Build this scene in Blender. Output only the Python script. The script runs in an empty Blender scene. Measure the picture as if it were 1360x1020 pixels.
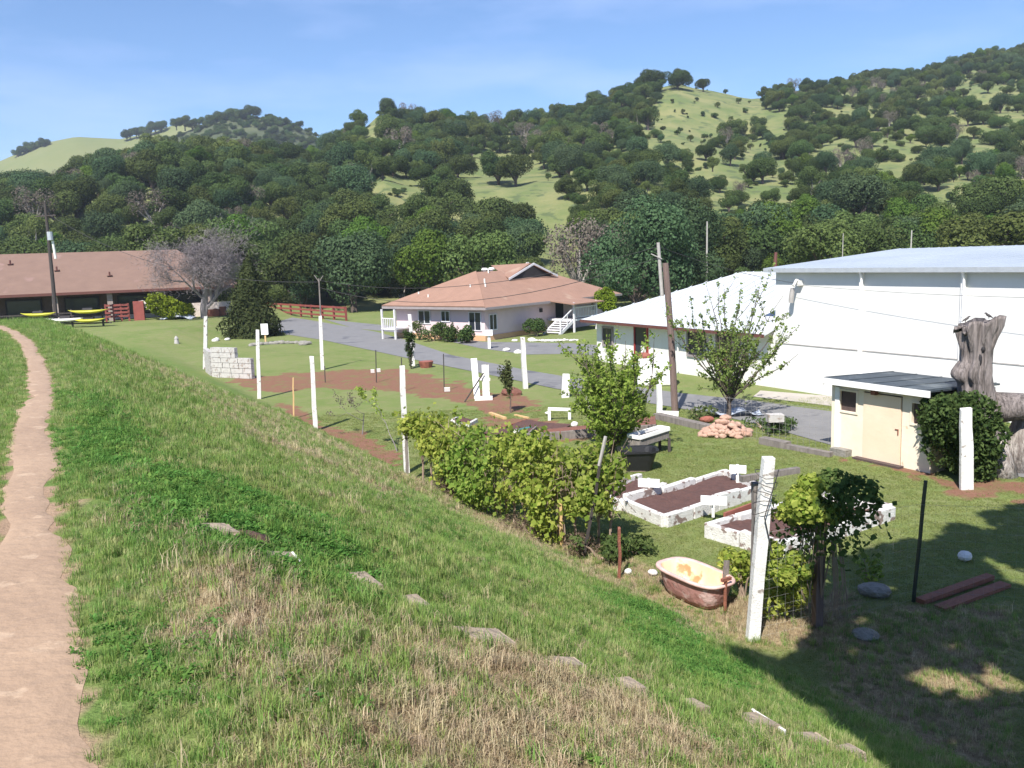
import bpy, math, random
import numpy as np
from mathutils import Vector
R = math.radians
S = bpy.context.scene
COL = S.collection

# ------------------------------------------------------------------ camera
EYE = 6.0; FPX = 1150.0; PITCH = math.atan(170/1150.0); ROLL = 0.035
cf = np.array([0, math.cos(PITCH), -math.sin(PITCH)])
cu0 = np.array([0, math.sin(PITCH), math.cos(PITCH)])
cr = math.cos(ROLL)*np.array([1., 0, 0]) - math.sin(ROLL)*cu0
cu = math.cos(ROLL)*cu0 + math.sin(ROLL)*np.array([1., 0, 0])
cam = bpy.data.cameras.new('camera'); co = bpy.data.objects.new('camera', cam); COL.objects.link(co)
cam.sensor_width = 36; cam.lens = 36*FPX/1360; cam.clip_start = .05; cam.clip_end = 6000
from mathutils import Matrix
co.matrix_world = Matrix(((cr[0], cu[0], -cf[0], 0), (cr[1], cu[1], -cf[1], 0), (cr[2], cu[2], -cf[2], EYE), (0, 0, 0, 1)))
S.camera = co
# ------------------------------------------------------------------ light
SUN_EL = 50; SHADOW_AZ = 20          # shadows fall 20 degrees right of straight ahead
S.view_settings.view_transform = 'Standard'; S.view_settings.look = 'None'
S.view_settings.exposure = 0.82; S.view_settings.gamma = 1
w = bpy.data.worlds.new('World'); S.world = w; w.use_nodes = True
nt = w.node_tree; bg = nt.nodes['Background']
sky = nt.nodes.new('ShaderNodeTexSky'); sky.sky_type = 'NISHITA'; sky.sun_disc = False
sky.sun_elevation = R(SUN_EL); sky.sun_rotation = R(180+SHADOW_AZ); sky.air_density = 1.0; sky.dust_density = .15; sky.ozone_density = 4.0
bg.inputs[1].default_value = .092
# thin high cloud streaks, fixed in the sky
tc = nt.nodes.new('ShaderNodeTexCoord'); mp = nt.nodes.new('ShaderNodeMapping'); mp.inputs['Scale'].default_value = (2.2, 1.2, 9)
no = nt.nodes.new('ShaderNodeTexNoise'); no.inputs['Scale'].default_value = 1.6; no.inputs['Detail'].default_value = 5
rp = nt.nodes.new('ShaderNodeMapRange'); rp.inputs[1].default_value = .47; rp.inputs[2].default_value = .8; rp.inputs[3].default_value = 0; rp.inputs[4].default_value = .4
mx = nt.nodes.new('ShaderNodeMix'); mx.data_type = 'RGBA'; mx.inputs[7].default_value = (7.0, 7.2, 9.5, 1)
nt.links.new(tc.outputs['Generated'], mp.inputs[0]); nt.links.new(mp.outputs[0], no.inputs[0]); nt.links.new(no.outputs[0], rp.inputs[0])
nt.links.new(rp.outputs[0], mx.inputs[0]); nt.links.new(sky.outputs[0], mx.inputs[6]); tn = nt.nodes.new('ShaderNodeMix'); tn.data_type = 'RGBA'; tn.blend_type = 'MULTIPLY'; tn.inputs[0].default_value = 1; tn.inputs[7].default_value = (.80, .90, 1.05, 1)
nt.links.new(mx.outputs[2], tn.inputs[6]); nt.links.new(tn.outputs[2], bg.inputs[0])
sun = bpy.data.lights.new('sun', 'SUN'); so = bpy.data.objects.new('sun', sun); COL.objects.link(so)
sun.energy = 5.0; sun.angle = R(.53); sun.color = (1, .955, .88)
LD = Vector((math.sin(R(SHADOW_AZ))*math.cos(R(SUN_EL)), math.cos(R(SHADOW_AZ))*math.cos(R(SUN_EL)), -math.sin(R(SUN_EL))))
so.rotation_euler = LD.to_track_quat('-Z', 'Y').to_euler()

# ------------------------------------------------------------------ helpers
def ray(x, y): return cf + (x-680)/FPX*cr + (510-y)/FPX*cu
def G(x, y, z=0.):
    d = ray(x, y); t = (z-EYE)/d[2]; return np.array([t*d[0], t*d[1], z])
def zat(p, x, y):
    d = ray(x, y); t = p[1]/d[1]; return EYE+t*d[2]
def PX(p):
    p = np.atleast_2d(p).astype(float); q = p-np.array([0, 0, EYE]); ww = q@cf
    return np.stack([680+FPX*(q@cr)/ww, 510-FPX*(q@cu)/ww], 1)
def sm(t): t = np.clip(t, 0, 1); return t*t*(3-2*t)
def vnoise(x, y, seed=0):
    x = np.asarray(x, float); y = np.asarray(y, float)
    xi = np.floor(x).astype(np.int64); yi = np.floor(y).astype(np.int64); xf = x-xi; yf = y-yi
    def h(a, b):
        n = (a*374761393 + b*668265263 + seed*1442695041) & 0x7fffffff
        n = ((n ^ (n >> 13))*1274126177) & 0x7fffffff
        return ((n ^ (n >> 16)) & 0xffff)/65535.
    u = xf*xf*(3-2*xf); v = yf*yf*(3-2*yf)
    return (h(xi, yi)*(1-u)+h(xi+1, yi)*u)*(1-v)+(h(xi, yi+1)*(1-u)+h(xi+1, yi+1)*u)*v
def fbm(x, y, seed=0, o=4):
    r = 0; a = .5; s = 0
    for k in range(o): r = r+a*vnoise(x*2**k, y*2**k, seed+k); s += a; a *= .5
    return r/s
def levee(x, y):
    u = .87*x+.49*y; s = -.49*x+.87*y
    hh = 4.4*(1-sm((s-30)/52)); ub = u+.012*np.clip(s-20, 0, 60)**2*.35
    p = np.where(ub > .7, 1-sm((ub-.7)/8.6*.88+.06)*1.03+.0105, 1-sm((-ub-4)/9))
    lin = np.clip(1-(u-.8)/8.2, 0, 1)
    p = np.where(ub > .7, np.clip(.25*p+.75*np.minimum(lin, 1), 0, 1), p)
    p = np.where(u > 9.05, 0, p)
    return hh*np.clip(p, 0, 1), u, s
def gz(x, y):
    x = np.asarray(x, float); y = np.asarray(y, float)
    z, u, s = levee(x, y)
    on = sm(z/.6)*sm((u-.9)/1.0)
    return z+.95*sm((-x-24)/5)*sm((y-57)/20)+on*((fbm(x*.9, y*.9, 3)-.5)*.28+(fbm(x*3, y*3, 9, 2)-.5)*.07)
def GS(px, py):
    d = ray(px, py); lo = 1.; 
    t = 1.
    while t < 300:
        p = np.array([0, 0, EYE])+t*d
        if p[2] <= gz(p[0], p[1]): break
        t += .05+t*.004
    return np.array([p[0], p[1], float(gz(p[0], p[1]))])
def inpoly(x, y, poly):
    x = np.asarray(x); y = np.asarray(y); c = np.zeros(np.shape(x), bool); n = len(poly)
    for i in range(n):
        x1, y1 = poly[i]; x2, y2 = poly[i-1]
        if y1 == y2: continue
        c ^= ((y1 > y) != (y2 > y)) & (x < (x2-x1)*(y-y1)/(y2-y1)+x1)
    return c
def polydist(x, y, poly):        # signed, positive inside
    d = np.full(np.shape(x), 1e9)
    for i in range(len(poly)):
        a = np.array(poly[i-1][:2], float); b = np.array(poly[i][:2], float); ab = b-a
        t = np.clip(((x-a[0])*ab[0]+(y-a[1])*ab[1])/(ab@ab+1e-9), 0, 1)
        d = np.minimum(d, np.hypot(x-a[0]-t*ab[0], y-a[1]-t*ab[1]))
    return np.where(inpoly(x, y, [p[:2] for p in poly]), d, -d)
def GP(pts, z=0.): return [tuple(G(a, b, z)[:2]) for a, b in pts]

# materials -----------------------------------------------------------
MATS = {}
def mat(name, c, rough=.85, c2=None, scale=3., det=5, bump=.15, bscale=None, stretch=(1, 1, 1), thr=None, metal=0., spots=None, rnd=0.):
    m = bpy.data.materials.new(name); m.use_nodes = True; n = m.node_tree; b = n.nodes['Principled BSDF']
    b.inputs['Roughness'].default_value = rough; b.inputs['Metallic'].default_value = metal
    t = n.nodes.new('ShaderNodeTexCoord'); p = n.nodes.new('ShaderNodeMapping'); p.inputs['Scale'].default_value = stretch
    n.links.new(t.outputs['Object'], p.inputs[0])
    z = n.nodes.new('ShaderNodeTexNoise'); z.inputs['Scale'].default_value = scale; z.inputs['Detail'].default_value = det; z.inputs['Roughness'].default_value = .65
    n.links.new(p.outputs[0], z.inputs[0])
    r = n.nodes.new('ShaderNodeMapRange'); lo, hi = thr or (.3, .7); r.inputs[1].default_value = lo; r.inputs[2].default_value = hi
    n.links.new(z.outputs[0], r.inputs[0])
    x = n.nodes.new('ShaderNodeMix'); x.data_type = 'RGBA'
    c2 = c2 or tuple(v*.75 for v in c)
    x.inputs[6].default_value = (*c, 1); x.inputs[7].default_value = (*c2, 1); n.links.new(r.outputs[0], x.inputs[0])
    out = x.outputs[2]
    if spots:
        z2 = n.nodes.new('ShaderNodeTexNoise'); z2.inputs['Scale'].default_value = spots[1]; z2.inputs['Detail'].default_value = 6
        n.links.new(p.outputs[0], z2.inputs[0])
        r2 = n.nodes.new('ShaderNodeMapRange'); r2.inputs[1].default_value = spots[2]; r2.inputs[2].default_value = spots[2]+.05
        n.links.new(z2.outputs[0], r2.inputs[0])
        x2 = n.nodes.new('ShaderNodeMix'); x2.data_type = 'RGBA'; x2.inputs[7].default_value = (*spots[0], 1)
        n.links.new(out, x2.inputs[6]); n.links.new(r2.outputs[0], x2.inputs[0]); out = x2.outputs[2]
    if rnd:
        oi = n.nodes.new('ShaderNodeObjectInfo'); hv = n.nodes.new('ShaderNodeHueSaturation')
        mr = n.nodes.new('ShaderNodeMapRange'); mr.inputs[3].default_value = 1-rnd; mr.inputs[4].default_value = 1+rnd
        n.links.new(oi.outputs['Random'], mr.inputs[0]); n.links.new(mr.outputs[0], hv.inputs['Value']); n.links.new(out, hv.inputs['Color']); out = hv.outputs[0]
    n.links.new(out, b.inputs['Base Color'])
    if bump:
        z3 = n.nodes.new('ShaderNodeTexNoise'); z3.inputs['Scale'].default_value = bscale or scale*4; z3.inputs['Detail'].default_value = 5
        n.links.new(p.outputs[0], z3.inputs[0])
        bm = n.nodes.new('ShaderNodeBump'); bm.inputs['Strength'].default_value = bump; bm.inputs['Distance'].default_value = .05
        n.links.new(z3.outputs[0], bm.inputs['Height']); n.links.new(bm.outputs[0], b.inputs['Normal'])
    MATS[name] = m; return m
def leafmat(name, c1, c2, trans=.35, rnd=.18, rough=.7, hue=.02):
    m = bpy.data.materials.new(name); m.use_nodes = True; n = m.node_tree; b = n.nodes['Principled BSDF']; o = n.nodes['Material Output']
    g = n.nodes.new('ShaderNodeNewGeometry'); x = n.nodes.new('ShaderNodeMix'); x.data_type = 'RGBA'
    x.inputs[6].default_value = (*c1, 1); x.inputs[7].default_value = (*c2, 1); n.links.new(g.outputs['Random Per Island'], x.inputs[0])
    oi = n.nodes.new('ShaderNodeObjectInfo'); hv = n.nodes.new('ShaderNodeHueSaturation')
    mr = n.nodes.new('ShaderNodeMapRange'); mr.inputs[3].default_value = 1-rnd; mr.inputs[4].default_value = 1+rnd
    n.links.new(oi.outputs['Random'], mr.inputs[0]); n.links.new(mr.outputs[0], hv.inputs['Value'])
    mh = n.nodes.new('ShaderNodeMath'); mh.operation = 'MULTIPLY_ADD'; mh.inputs[1].default_value = 7.13; fr = n.nodes.new('ShaderNodeMath'); fr.operation = 'FRACT'
    n.links.new(oi.outputs['Random'], mh.inputs[0]); n.links.new(mh.outputs[0], fr.inputs[0])
    m2 = n.nodes.new('ShaderNodeMapRange'); m2.inputs[3].default_value = .5-hue; m2.inputs[4].default_value = .5+hue; n.links.new(fr.outputs[0], m2.inputs[0]); n.links.new(m2.outputs[0], hv.inputs['Hue'])
    n.links.new(x.outputs[2], hv.inputs['Color']); n.links.new(hv.outputs[0], b.inputs['Base Color'])
    b.inputs['Roughness'].default_value = rough; b.inputs['Specular IOR Level'].default_value = .06
    tr = n.nodes.new('ShaderNodeBsdfTranslucent'); n.links.new(hv.outputs[0], tr.inputs[0])
    ms = n.nodes.new('ShaderNodeMixShader'); ms.inputs[0].default_value = trans
    n.links.new(b.outputs[0], ms.inputs[1]); n.links.new(tr.outputs[0], ms.inputs[2]); n.links.new(ms.outputs[0], o.inputs[0])
    MATS[name] = m; return m

# mesh building -------------------------------------------------------
ORG = {}
class MB:
    def __init__(s): s.v = []; s.f = []; s.mi = []; s.n = 0; s.cur = 0
    def add(s, v, f):
        s.v.extend([tuple(map(float, p)) for p in v]); s.f.extend([tuple(i+s.n for i in q) for q in f]); s.mi.extend([s.cur]*len(f)); s.n += len(v)
    def box(s, c, size, d=(1, 0, 0), up=(0, 0, 1)):     # centre, (along d, across, up)
        d = Vector(d).normalized(); up = Vector(up); a = up.cross(d).normalized(); up = d.cross(a).normalized(); c = Vector(c)
        h = [q/2 for q in size]
        v = [c+d*h[0]*i+a*h[1]*j+up*h[2]*k for i in (-1, 1) for j in (-1, 1) for k in (-1, 1)]
        s.add(v, [(0, 1, 3, 2), (4, 6, 7, 5), (0, 4, 5, 1), (2, 3, 7, 6), (0, 2, 6, 4), (1, 5, 7, 3)])
    def beam(s, p, q, w_, h_, up=(0, 0, 1)):
        p = Vector(p); q = Vector(q); d = q-p
        if abs(d.normalized().dot(Vector(up))) > .95: up = (0, 1, .001)
        s.box((p+q)/2, (d.length, w_, h_), d, up)
    def tube(s, pts, rad, n=6, cap=True):
        pts = [Vector(p) for p in pts]; m = len(pts)
        if not hasattr(rad, '__len__'): rad = [rad]*m
        vs = []
        for i in range(m):
            t = (pts[min(i+1, m-1)]-pts[max(i-1, 0)]).normalized()
            a = t.cross(Vector((0, 0, 1)) if abs(t.z) < .9 else Vector((1, 0, 0))).normalized(); b = t.cross(a)
            for k in range(n):
                an = 2*math.pi*k/n; vs.append(pts[i]+(a*math.cos(an)+b*math.sin(an))*rad[i])
        fs = [(i*n+k, i*n+(k+1) % n, (i+1)*n+(k+1) % n, (i+1)*n+k) for i in range(m-1) for k in range(n)]
        if cap: fs += [tuple(range(n-1, -1, -1)), tuple((m-1)*n+k for k in range(n))]
        s.add(vs, fs)
    def prism(s, poly, z0, z1):
        n = len(poly); v = [(*p[:2], z0) for p in poly]+[(*p[:2], z1) for p in poly]
        s.add(v, [tuple(range(n-1, -1, -1)), tuple(range(n, 2*n))]+[(i, (i+1) % n, n+(i+1) % n, n+i) for i in range(n)])
    def slab(s, v4, th):            # thick panel from a planar polygon, thickness downwards along -normal
        v4 = [Vector(p) for p in v4]; nn = (v4[1]-v4[0]).cross(v4[2]-v4[0]).normalized(); n = len(v4)
        v = v4+[p-nn*th for p in v4]
        s.add(v, [tuple(range(n)), tuple(range(2*n-1, n-1, -1))]+[((i+1) % n, i, n+i, n+(i+1) % n) for i in range(n)])
    def rock(s, c, r, rng, sq=.6):
        import bmesh
        b = bmesh.new(); bmesh.ops.create_icosphere(b, subdivisions=2, radius=1)
        dirs = [Vector([rng.uniform(-1, 1) for _ in range(3)]).normalized() for _ in range(5)]; am = [rng.uniform(-.3, .3) for _ in range(5)]
        ex = Vector((rng.uniform(.8, 1.35), rng.uniform(.7, 1.1), sq))
        vs = []
        for v in b.verts:
            k = 1+sum(a*max(0, v.co.dot(d))**2 for a, d in zip(am, dirs))+rng.uniform(-.05, .05)
            vs.append(Vector(c)+Vector((v.co.x*ex.x, v.co.y*ex.y, v.co.z*ex.z))*k*r)
        s.add(vs, [tuple(v.index for v in f.verts) for f in b.faces]); b.free()
    def build(s, name, mats, parent=None, origin=None, smooth=False):
        if origin is None: origin = ORG.get(parent.name, (0, 0, 0)) if parent else (0, 0, 0)
        o3 = np.array(origin, float); me = bpy.data.meshes.new(name)
        me.from_pydata([tuple(np.array(p)-o3) for p in s.v], [], s.f)
        if not isinstance(mats, (list, tuple)): mats = [mats]
        for m in mats: me.materials.append(MATS[m] if isinstance(m, str) else m)
        if len(mats) > 1: me.polygons.foreach_set('material_index', s.mi)
        if smooth: me.polygons.foreach_set('use_smooth', [True]*len(s.f))
        me.update()
        o = bpy.data.objects.new(name, me); COL.objects.link(o); ORG[o.name] = tuple(o3)
        if parent:
            o.parent = parent; o.location = tuple(o3-np.array(ORG.get(parent.name, (0, 0, 0))))
        else: o.location = tuple(o3)
        return o
def tag(o, label=None, cat=None, group=None, kind=None):
    for k, v in (('label', label), ('category', cat), ('group', group), ('kind', kind)):
        if v: o[k] = v
    return o
def thing(name, loc, label, cat, group=None):
    o = bpy.data.objects.new(name, None); COL.objects.link(o); o.location = tuple(map(float, loc)); o.empty_display_size = .3
    ORG[o.name] = tuple(map(float, loc)); return tag(o, label, cat, group)
def npmesh(name, V, Q, mats, mi=None, smooth=False):
    me = bpy.data.meshes.new(name); k = Q.shape[1]
    me.vertices.add(len(V)); me.vertices.foreach_set('co', V.astype(np.float32).ravel())
    me.loops.add(Q.size); me.loops.foreach_set('vertex_index', Q.astype(np.int32).ravel())
    me.polygons.add(len(Q)); me.polygons.foreach_set('loop_start', np.arange(0, Q.size, k, dtype=np.int32))
    for m in mats: me.materials.append(MATS[m])
    if mi is not None: me.polygons.foreach_set('material_index', mi.astype(np.int32))
    if smooth: me.polygons.foreach_set('use_smooth', np.ones(len(Q), bool))
    me.update(calc_edges=True); return me
def leaves(rng, P, N, size, asp=.6, jit=.6, sj=.35):
    n = len(P); N = N+rng.normal(0, jit, (n, 3)); N /= np.linalg.norm(N, axis=1)[:, None]+1e-9
    T = rng.normal(0, 1, (n, 3)); T -= (T*N).sum(1)[:, None]*N; T /= np.linalg.norm(T, axis=1)[:, None]+1e-9
    B = np.cross(N, T); sz = size*(1+rng.uniform(-sj, sj, n))[:, None]
    a = T*sz; b = B*sz*asp
    V = np.stack([P-a, P-b*.9-a*.1, P+a, P+b*.9-a*.1], 1).reshape(-1, 3)
    return V, np.arange(4*n).reshape(-1, 4)
def leafobj(name, rng, P, N, size, m, parent=None, origin=(0, 0, 0), **kw):
    V, Q = leaves(rng, P, N, size, **kw); me = npmesh(name, V-np.array(origin), Q, [m]); o = bpy.data.objects.new(name, me); COL.objects.link(o)
    ORG[o.name] = tuple(origin)
    if parent: o.parent = parent; o.location = tuple(np.array(origin)-np.array(ORG[parent.name]))
    else: o.location = tuple(origin)
    return o
def lobes(rng, n, R_, H_, z0, nl=9, lr=(.3, .5)):      # points and normals on a lobed crown
    C = []
    for i in range(nl):
        a = rng.uniform(0, 2*math.pi); rr = math.sqrt(rng.uniform(0, 1))*R_*.68
        C.append((math.cos(a)*rr, math.sin(a)*rr, z0+H_*(.2+.6*rng.uniform(0, 1)*(1-.5*(rr/R_)**2))))
    C = np.array(C); lrad = rng.uniform(*lr, nl)*R_
    k = rng.choice(nl, n, p=lrad**2/np.sum(lrad**2)); d = rng.normal(0, 1, (n, 3)); d[:, 2] += .25; d /= np.linalg.norm(d, axis=1)[:, None]
    q = rng.uniform(.72, 1.06, n)*np.where(rng.uniform(0, 1, n) < .12, 1.12, 1)
    P = C[k]+d*(lrad[k]*q)[:, None]*np.array([1, 1, min(1., H_/R_*.75)])
    # ragged: thin out by noise
    keep = vnoise(P[:, 0]*1.3+P[:, 2], P[:, 1]*1.3-P[:, 2], 5) > .22
    return P[keep], d[keep], C
def branches(rng, p, d, L, r, depth, out, tips, spread=.5, up=.15, nb=(2, 4), seg=3, shrink=.68):
    p = Vector(p); d = Vector(d).normalized(); pts = [p.copy()]; rad = [r]
    for i in range(seg):
        d = (d+Vector(rng.normal(0, .12, 3))+Vector((0, 0, up*.3))).normalized(); p = p+d*L/seg; pts.append(p.copy()); rad.append(r*(1-.45*(i+1)/seg))
    out.append((pts, rad))
    if depth == 0:
        tips.append(pts); return
    for k in range(rng.integers(*nb)):
        j = rng.integers(1, seg+1) if k else seg
        dd = (d+Vector(rng.normal(0, spread, 3))+Vector((0, 0, up))).normalized()
        branches(rng, pts[j], dd, L*shrink*rng.uniform(.8, 1.2), rad[j]*.72, depth-1, out, tips, spread, up, nb, seg, shrink)

# --- colours
mat('asphalt', (.15, .148, .15), .9, (.195, .19, .19), 1.2, 8, .2, 40, spots=((.1, .1, .11), .35, .62))
mat('concrete', (.42, .38, .33), .9, (.33, .3, .27), 2)
mat('white_wall', (.72, .715, .69), .8, (.64, .635, .61), .5, 6, .05)
mat('wing_wall', (.78, .76, .72), .8, (.68, .66, .62), .8, 6, .05)
mat('white_paint', (.85, .84, .82), .6, (.74, .72, .7), 4, 6, .1)
mat('worn_white', (.72, .71, .69), .78, (.55, .53, .5), 5, 6, .3, 30, spots=((.3, .26, .23), 7, .63))
mat('block_white', (.5, .48, .46), .85, (.38, .36, .35), 6, 6, .4, 25, spots=((.3, .25, .22), 6, .58))
mat('peel_white', (.7, .69, .67), .8, (.52, .5, .48), 6, 8, .5, 30, spots=((.22, .16, .14), 5, .56))
mat('grey_wood', (.26, .23, .21), .9, (.14, .12, .11), 3, 6, .6, 20, (3, 3, .4))
mat('dark_wood', (.07, .055, .05), .85, (.035, .03, .03), 3, 6, .5, 20, (3, 3, .4))
mat('pole_wood', (.2, .14, .12), .85, (.13, .09, .08), 3, 6, .5, 20, (3, 3, .3))
mat('pale_pole', (.42, .4, .38), .85, (.3, .28, .26), 3)
mat('stake_wood', (.62, .42, .2), .8, (.5, .33, .16), 3)
mat('rust', (.27, .1, .06), .8, (.16, .06, .04), 9, 6, .4)
mat('red_paint', (.27, .065, .05), .75, (.18, .045, .038), 2)
mat('door_red', (.3, .03, .03), .5)
mat('dark', (.018, .016, .018), .8, (.03, .027, .03), 2)
mat('black_plastic', (.012, .012, .014), .45, (.02, .02, .022), 5)
mat('green_metal', (.02, .03, .022), .5)
mat('soil', (.115, .055, .045), .95, (.07, .035, .03), 5, 8, .9, 14)
mat('soil_red', (.2, .085, .06), .95, (.14, .06, .045), 5, 8, .9, 14)
mat('pink_wall', (.68, .53, .53), .85, (.62, .48, .49), 1.2)
mat('trim_white', (.72, .7, .72), .7)
mat('fascia', (.3, .26, .26), .8)
mat('brown_trim', (.13, .045, .035), .7)
mat('vent_white', (.8, .78, .74), .5)
mat('glass_dark', (.03, .035, .045), .12, bump=0)
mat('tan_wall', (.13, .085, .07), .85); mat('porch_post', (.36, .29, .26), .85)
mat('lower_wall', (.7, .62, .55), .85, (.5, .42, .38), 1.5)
mat('shed_wall', (.8, .71, .58), .8, (.72, .61, .48), 1.5, spots=((.6, .45, .3), 3, .68))
mat('shed_door', (.78, .62, .47), .75, (.72, .56, .41), 1.2)
mat('shed_dark', (.09, .06, .055), .8)
mat('kayak_yellow', (.5, .47, .03), .45, (.42, .4, .03), 2, bump=0)
mat('kayak_white', (.8, .78, .76), .4, bump=0)
mat('tarp_silver', (.5, .54, .62), .4, (.3, .33, .4), 3, bump=.6)
mat('tub_out', (.3, .13, .11), .75, (.42, .24, .21), 3, 8, .5, 12, spots=((.52, .36, .33), 4, .55))
mat('tub_in', (.78, .47, .27), .55, (.85, .6, .42), 2.5, 6, .2, spots=((.6, .22, .1), 2.2, .6))
mat('tub_rim', (.68, .47, .43), .5, (.5, .32, .29), 5, 6, .2)
mat('stump_wood', (.24, .205, .195), .9, (.09, .075, .07), 2.5, 8, 1.0, 7, (5, 5, .45), (.42, .62))
mat('stump_pale', (.42, .38, .35), .9, (.18, .15, .135), 3, 8, 1.0, 8, (3, 3, .6), (.4, .6))
mat('rock_white', (.75, .73, .7), .85, (.55, .52, .5), 4)
mat('rock_grey', (.3, .28, .25), .9, (.15, .14, .12), 5, 8, .8)
mat('rock_tan', (.52, .35, .27), .9, (.38, .22, .16), 4, 6, .5, rnd=.2)
mat('brick_tan', (.6, .36, .2), .9, (.5, .3, .18), 5)
mat('step_stone', (.36, .29, .22), .9, (.26, .2, .15), 5, 8, .6)
mat('galv', (.5, .52, .55), .4, (.42, .44, .47), 3, metal=.3)
mat('wire', (.05, .045, .045), .6, bump=0)
mat('wire_galv', (.3, .29, .28), .6, bump=0)
mat('bark', (.12, .09, .075), .9, (.06, .045, .04), 2, 6, .8, 8, (3, 3, .6))
mat('bark_pale', (.32, .29, .26), .9, (.2, .18, .16), 2, 6, .6)
mat('twig_grey', (.27, .24, .25), .9, (.19, .165, .17), 3, bump=0)
mat('twig_brown', (.22, .15, .11), .9, (.32, .25, .19), 3, bump=0)
mat('teal', (.05, .2, .22), .6)
mat('terracotta', (.3, .1, .07), .8)
mat('bird', (.09, .08, .08), .8)
leafmat('oak_dark', (.044, .07, .022), (.09, .128, .04), .3, .35, hue=.025)
leafmat('oak_olive', (.07, .1, .03), (.13, .165, .05), .3, .3)
leafmat('oak_blue', (.045, .078, .036), (.085, .13, .06), .3, .3)
leafmat('oak_bright', (.055, .105, .018), (.11, .17, .03), .3)
leafmat('bare_crown', (.12, .10, .085), (.19, .165, .13), .2)
leafmat('conifer_leaf', (.028, .043, .016), (.055, .068, .025), .15)
leafmat('vine_leaf', (.15, .25, .035), (.42, .48, .11), .5)
leafmat('plum_leaf', (.2, .31, .045), (.40, .49, .11), .5)
leafmat('apple_leaf', (.15, .22, .05), (.27, .33, .1), .45)
leafmat('bush_leaf', (.035, .065, .02), (.09, .13, .04), .3)
leafmat('stake_vine_leaf', (.06, .1, .028), (.16, .21, .06), .4)
leafmat('yellow_bush', (.14, .2, .015), (.22, .27, .03), .35)
leafmat('shrub_leaf', (.07, .1, .035), (.13, .15, .06), .3)
leafmat('twig_haze', (.16, .14, .14), (.25, .22, .22), .1)
leafmat('shade_leaf', (.04, .07, .02), (.07, .11, .03), .25)
leafmat('blade_green', (.16, .27, .06), (.27, .38, .11), .5, .25)
leafmat('blade_lush', (.08, .19, .04), (.16, .30, .07), .5, .25)
leafmat('blade_yellow', (.33, .37, .14), (.48, .48, .23), .5, .22)
leafmat('blade_dry', (.42, .34, .21), (.58, .49, .33), .4, .25)
leafmat('blade_brown', (.22, .16, .1), (.38, .29, .18), .3, .3)
leafmat('blade_lawn', (.22, .27, .08), (.33, .36, .14), .5, .25)
leafmat('dead_leaf', (.1, .07, .05), (.2, .15, .11), .2)

# ------------------------------------------------------------------ ground fields
def gpoly_s(pts): return [tuple(GS(a, b)[:2]) for a, b in pts]
ROAD = GP([(352, 424), (375, 420), (404, 424), (450, 432), (500, 441), (540, 452), (600, 472), (700, 492), (760, 502), (850, 515), (900, 522), (1000, 533), (1105, 547), (1360, 578),
           (1500, 640), (1360, 635), (1105, 592), (1010, 565), (950, 551), (800, 525), (740, 517), (640, 496), (560, 480), (500, 467), (430, 452), (385, 445), (352, 441)])
DIRTS = [GP([(300, 500), (345, 500), (385, 495), (470, 491), (535, 489), (600, 505), (650, 522), (700, 530), (720, 545), (650, 550), (600, 534), (520, 519), (430, 516), (355, 522), (310, 512)]),
         GP([(365, 535), (410, 545), (440, 566), (475, 572), (505, 590), (530, 605), (540, 640), (440, 592), (380, 560)]),
         GP([(640, 556), (690, 552), (770, 568), (800, 580), (760, 590), (650, 580)]),
         GP([(1130, 598), (1290, 640), (1360, 640), (1360, 665), (1250, 655), (1190, 625), (1120, 612)])]
DRY = [([(235, 760), (330, 745), (420, 800), (560, 830), (700, 880), (850, 930), (960, 1000), (1010, 1060), (700, 1100), (300, 1060), (250, 900)], 1.0),
       ([(300, 520), (470, 600), (600, 680), (720, 740), (860, 800), (975, 870), (960, 840), (820, 755), (700, 700), (560, 640), (430, 590)], .75),
       ([(140, 470), (250, 520), (330, 600), (420, 660), (560, 720), (500, 700), (560, 640), (400, 570), (260, 500)], .45),
       ([(600, 680), (760, 740), (880, 790), (1000, 860), (1150, 860), (1130, 790), (1000, 800), (870, 760), (760, 710), (640, 680)], .95),
       ([(150, 660), (230, 700), (240, 750), (130, 720)], .5), ([(880, 960), (1120, 1000), (1000, 1060), (900, 1040)], .6), ([(1090, 840), (1200, 800), (1360, 800), (1360, 1010), (1240, 1015), (1110, 960)], .62)]
LUSH = [[(150, 640), (300, 630), (420, 680), (520, 740), (460, 800), (350, 760), (200, 730)], [(70, 520), (170, 540), (200, 620), (90, 640)],
        [(780, 780), (900, 810), (1000, 900), (960, 930), (850, 860)], [(120, 830), (260, 860), (300, 920), (180, 950)]]
DRYG = [([tuple(GS(min(max(a, -100), 1400), min(b, 1060))[:2]) for a, b in p], k) for p, k in DRY]
LUSHG = [[tuple(GS(a, b)[:2]) for a, b in p] for p in LUSH]
def path_c(s): # u of the path centre and half width
    c = np.interp(s, [-5, 3, 5, 8, 10.5, 13, 18, 23, 27, 31, 36, 42], [-.19, -.16, -.12, -.05, .0, .14, .16, .06, -.18, -.6, -1.5, -3.0])
    return c, np.interp(s, [0, 3, 6, 12, 40], [.25, .21, .17, .15, .14])
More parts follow.
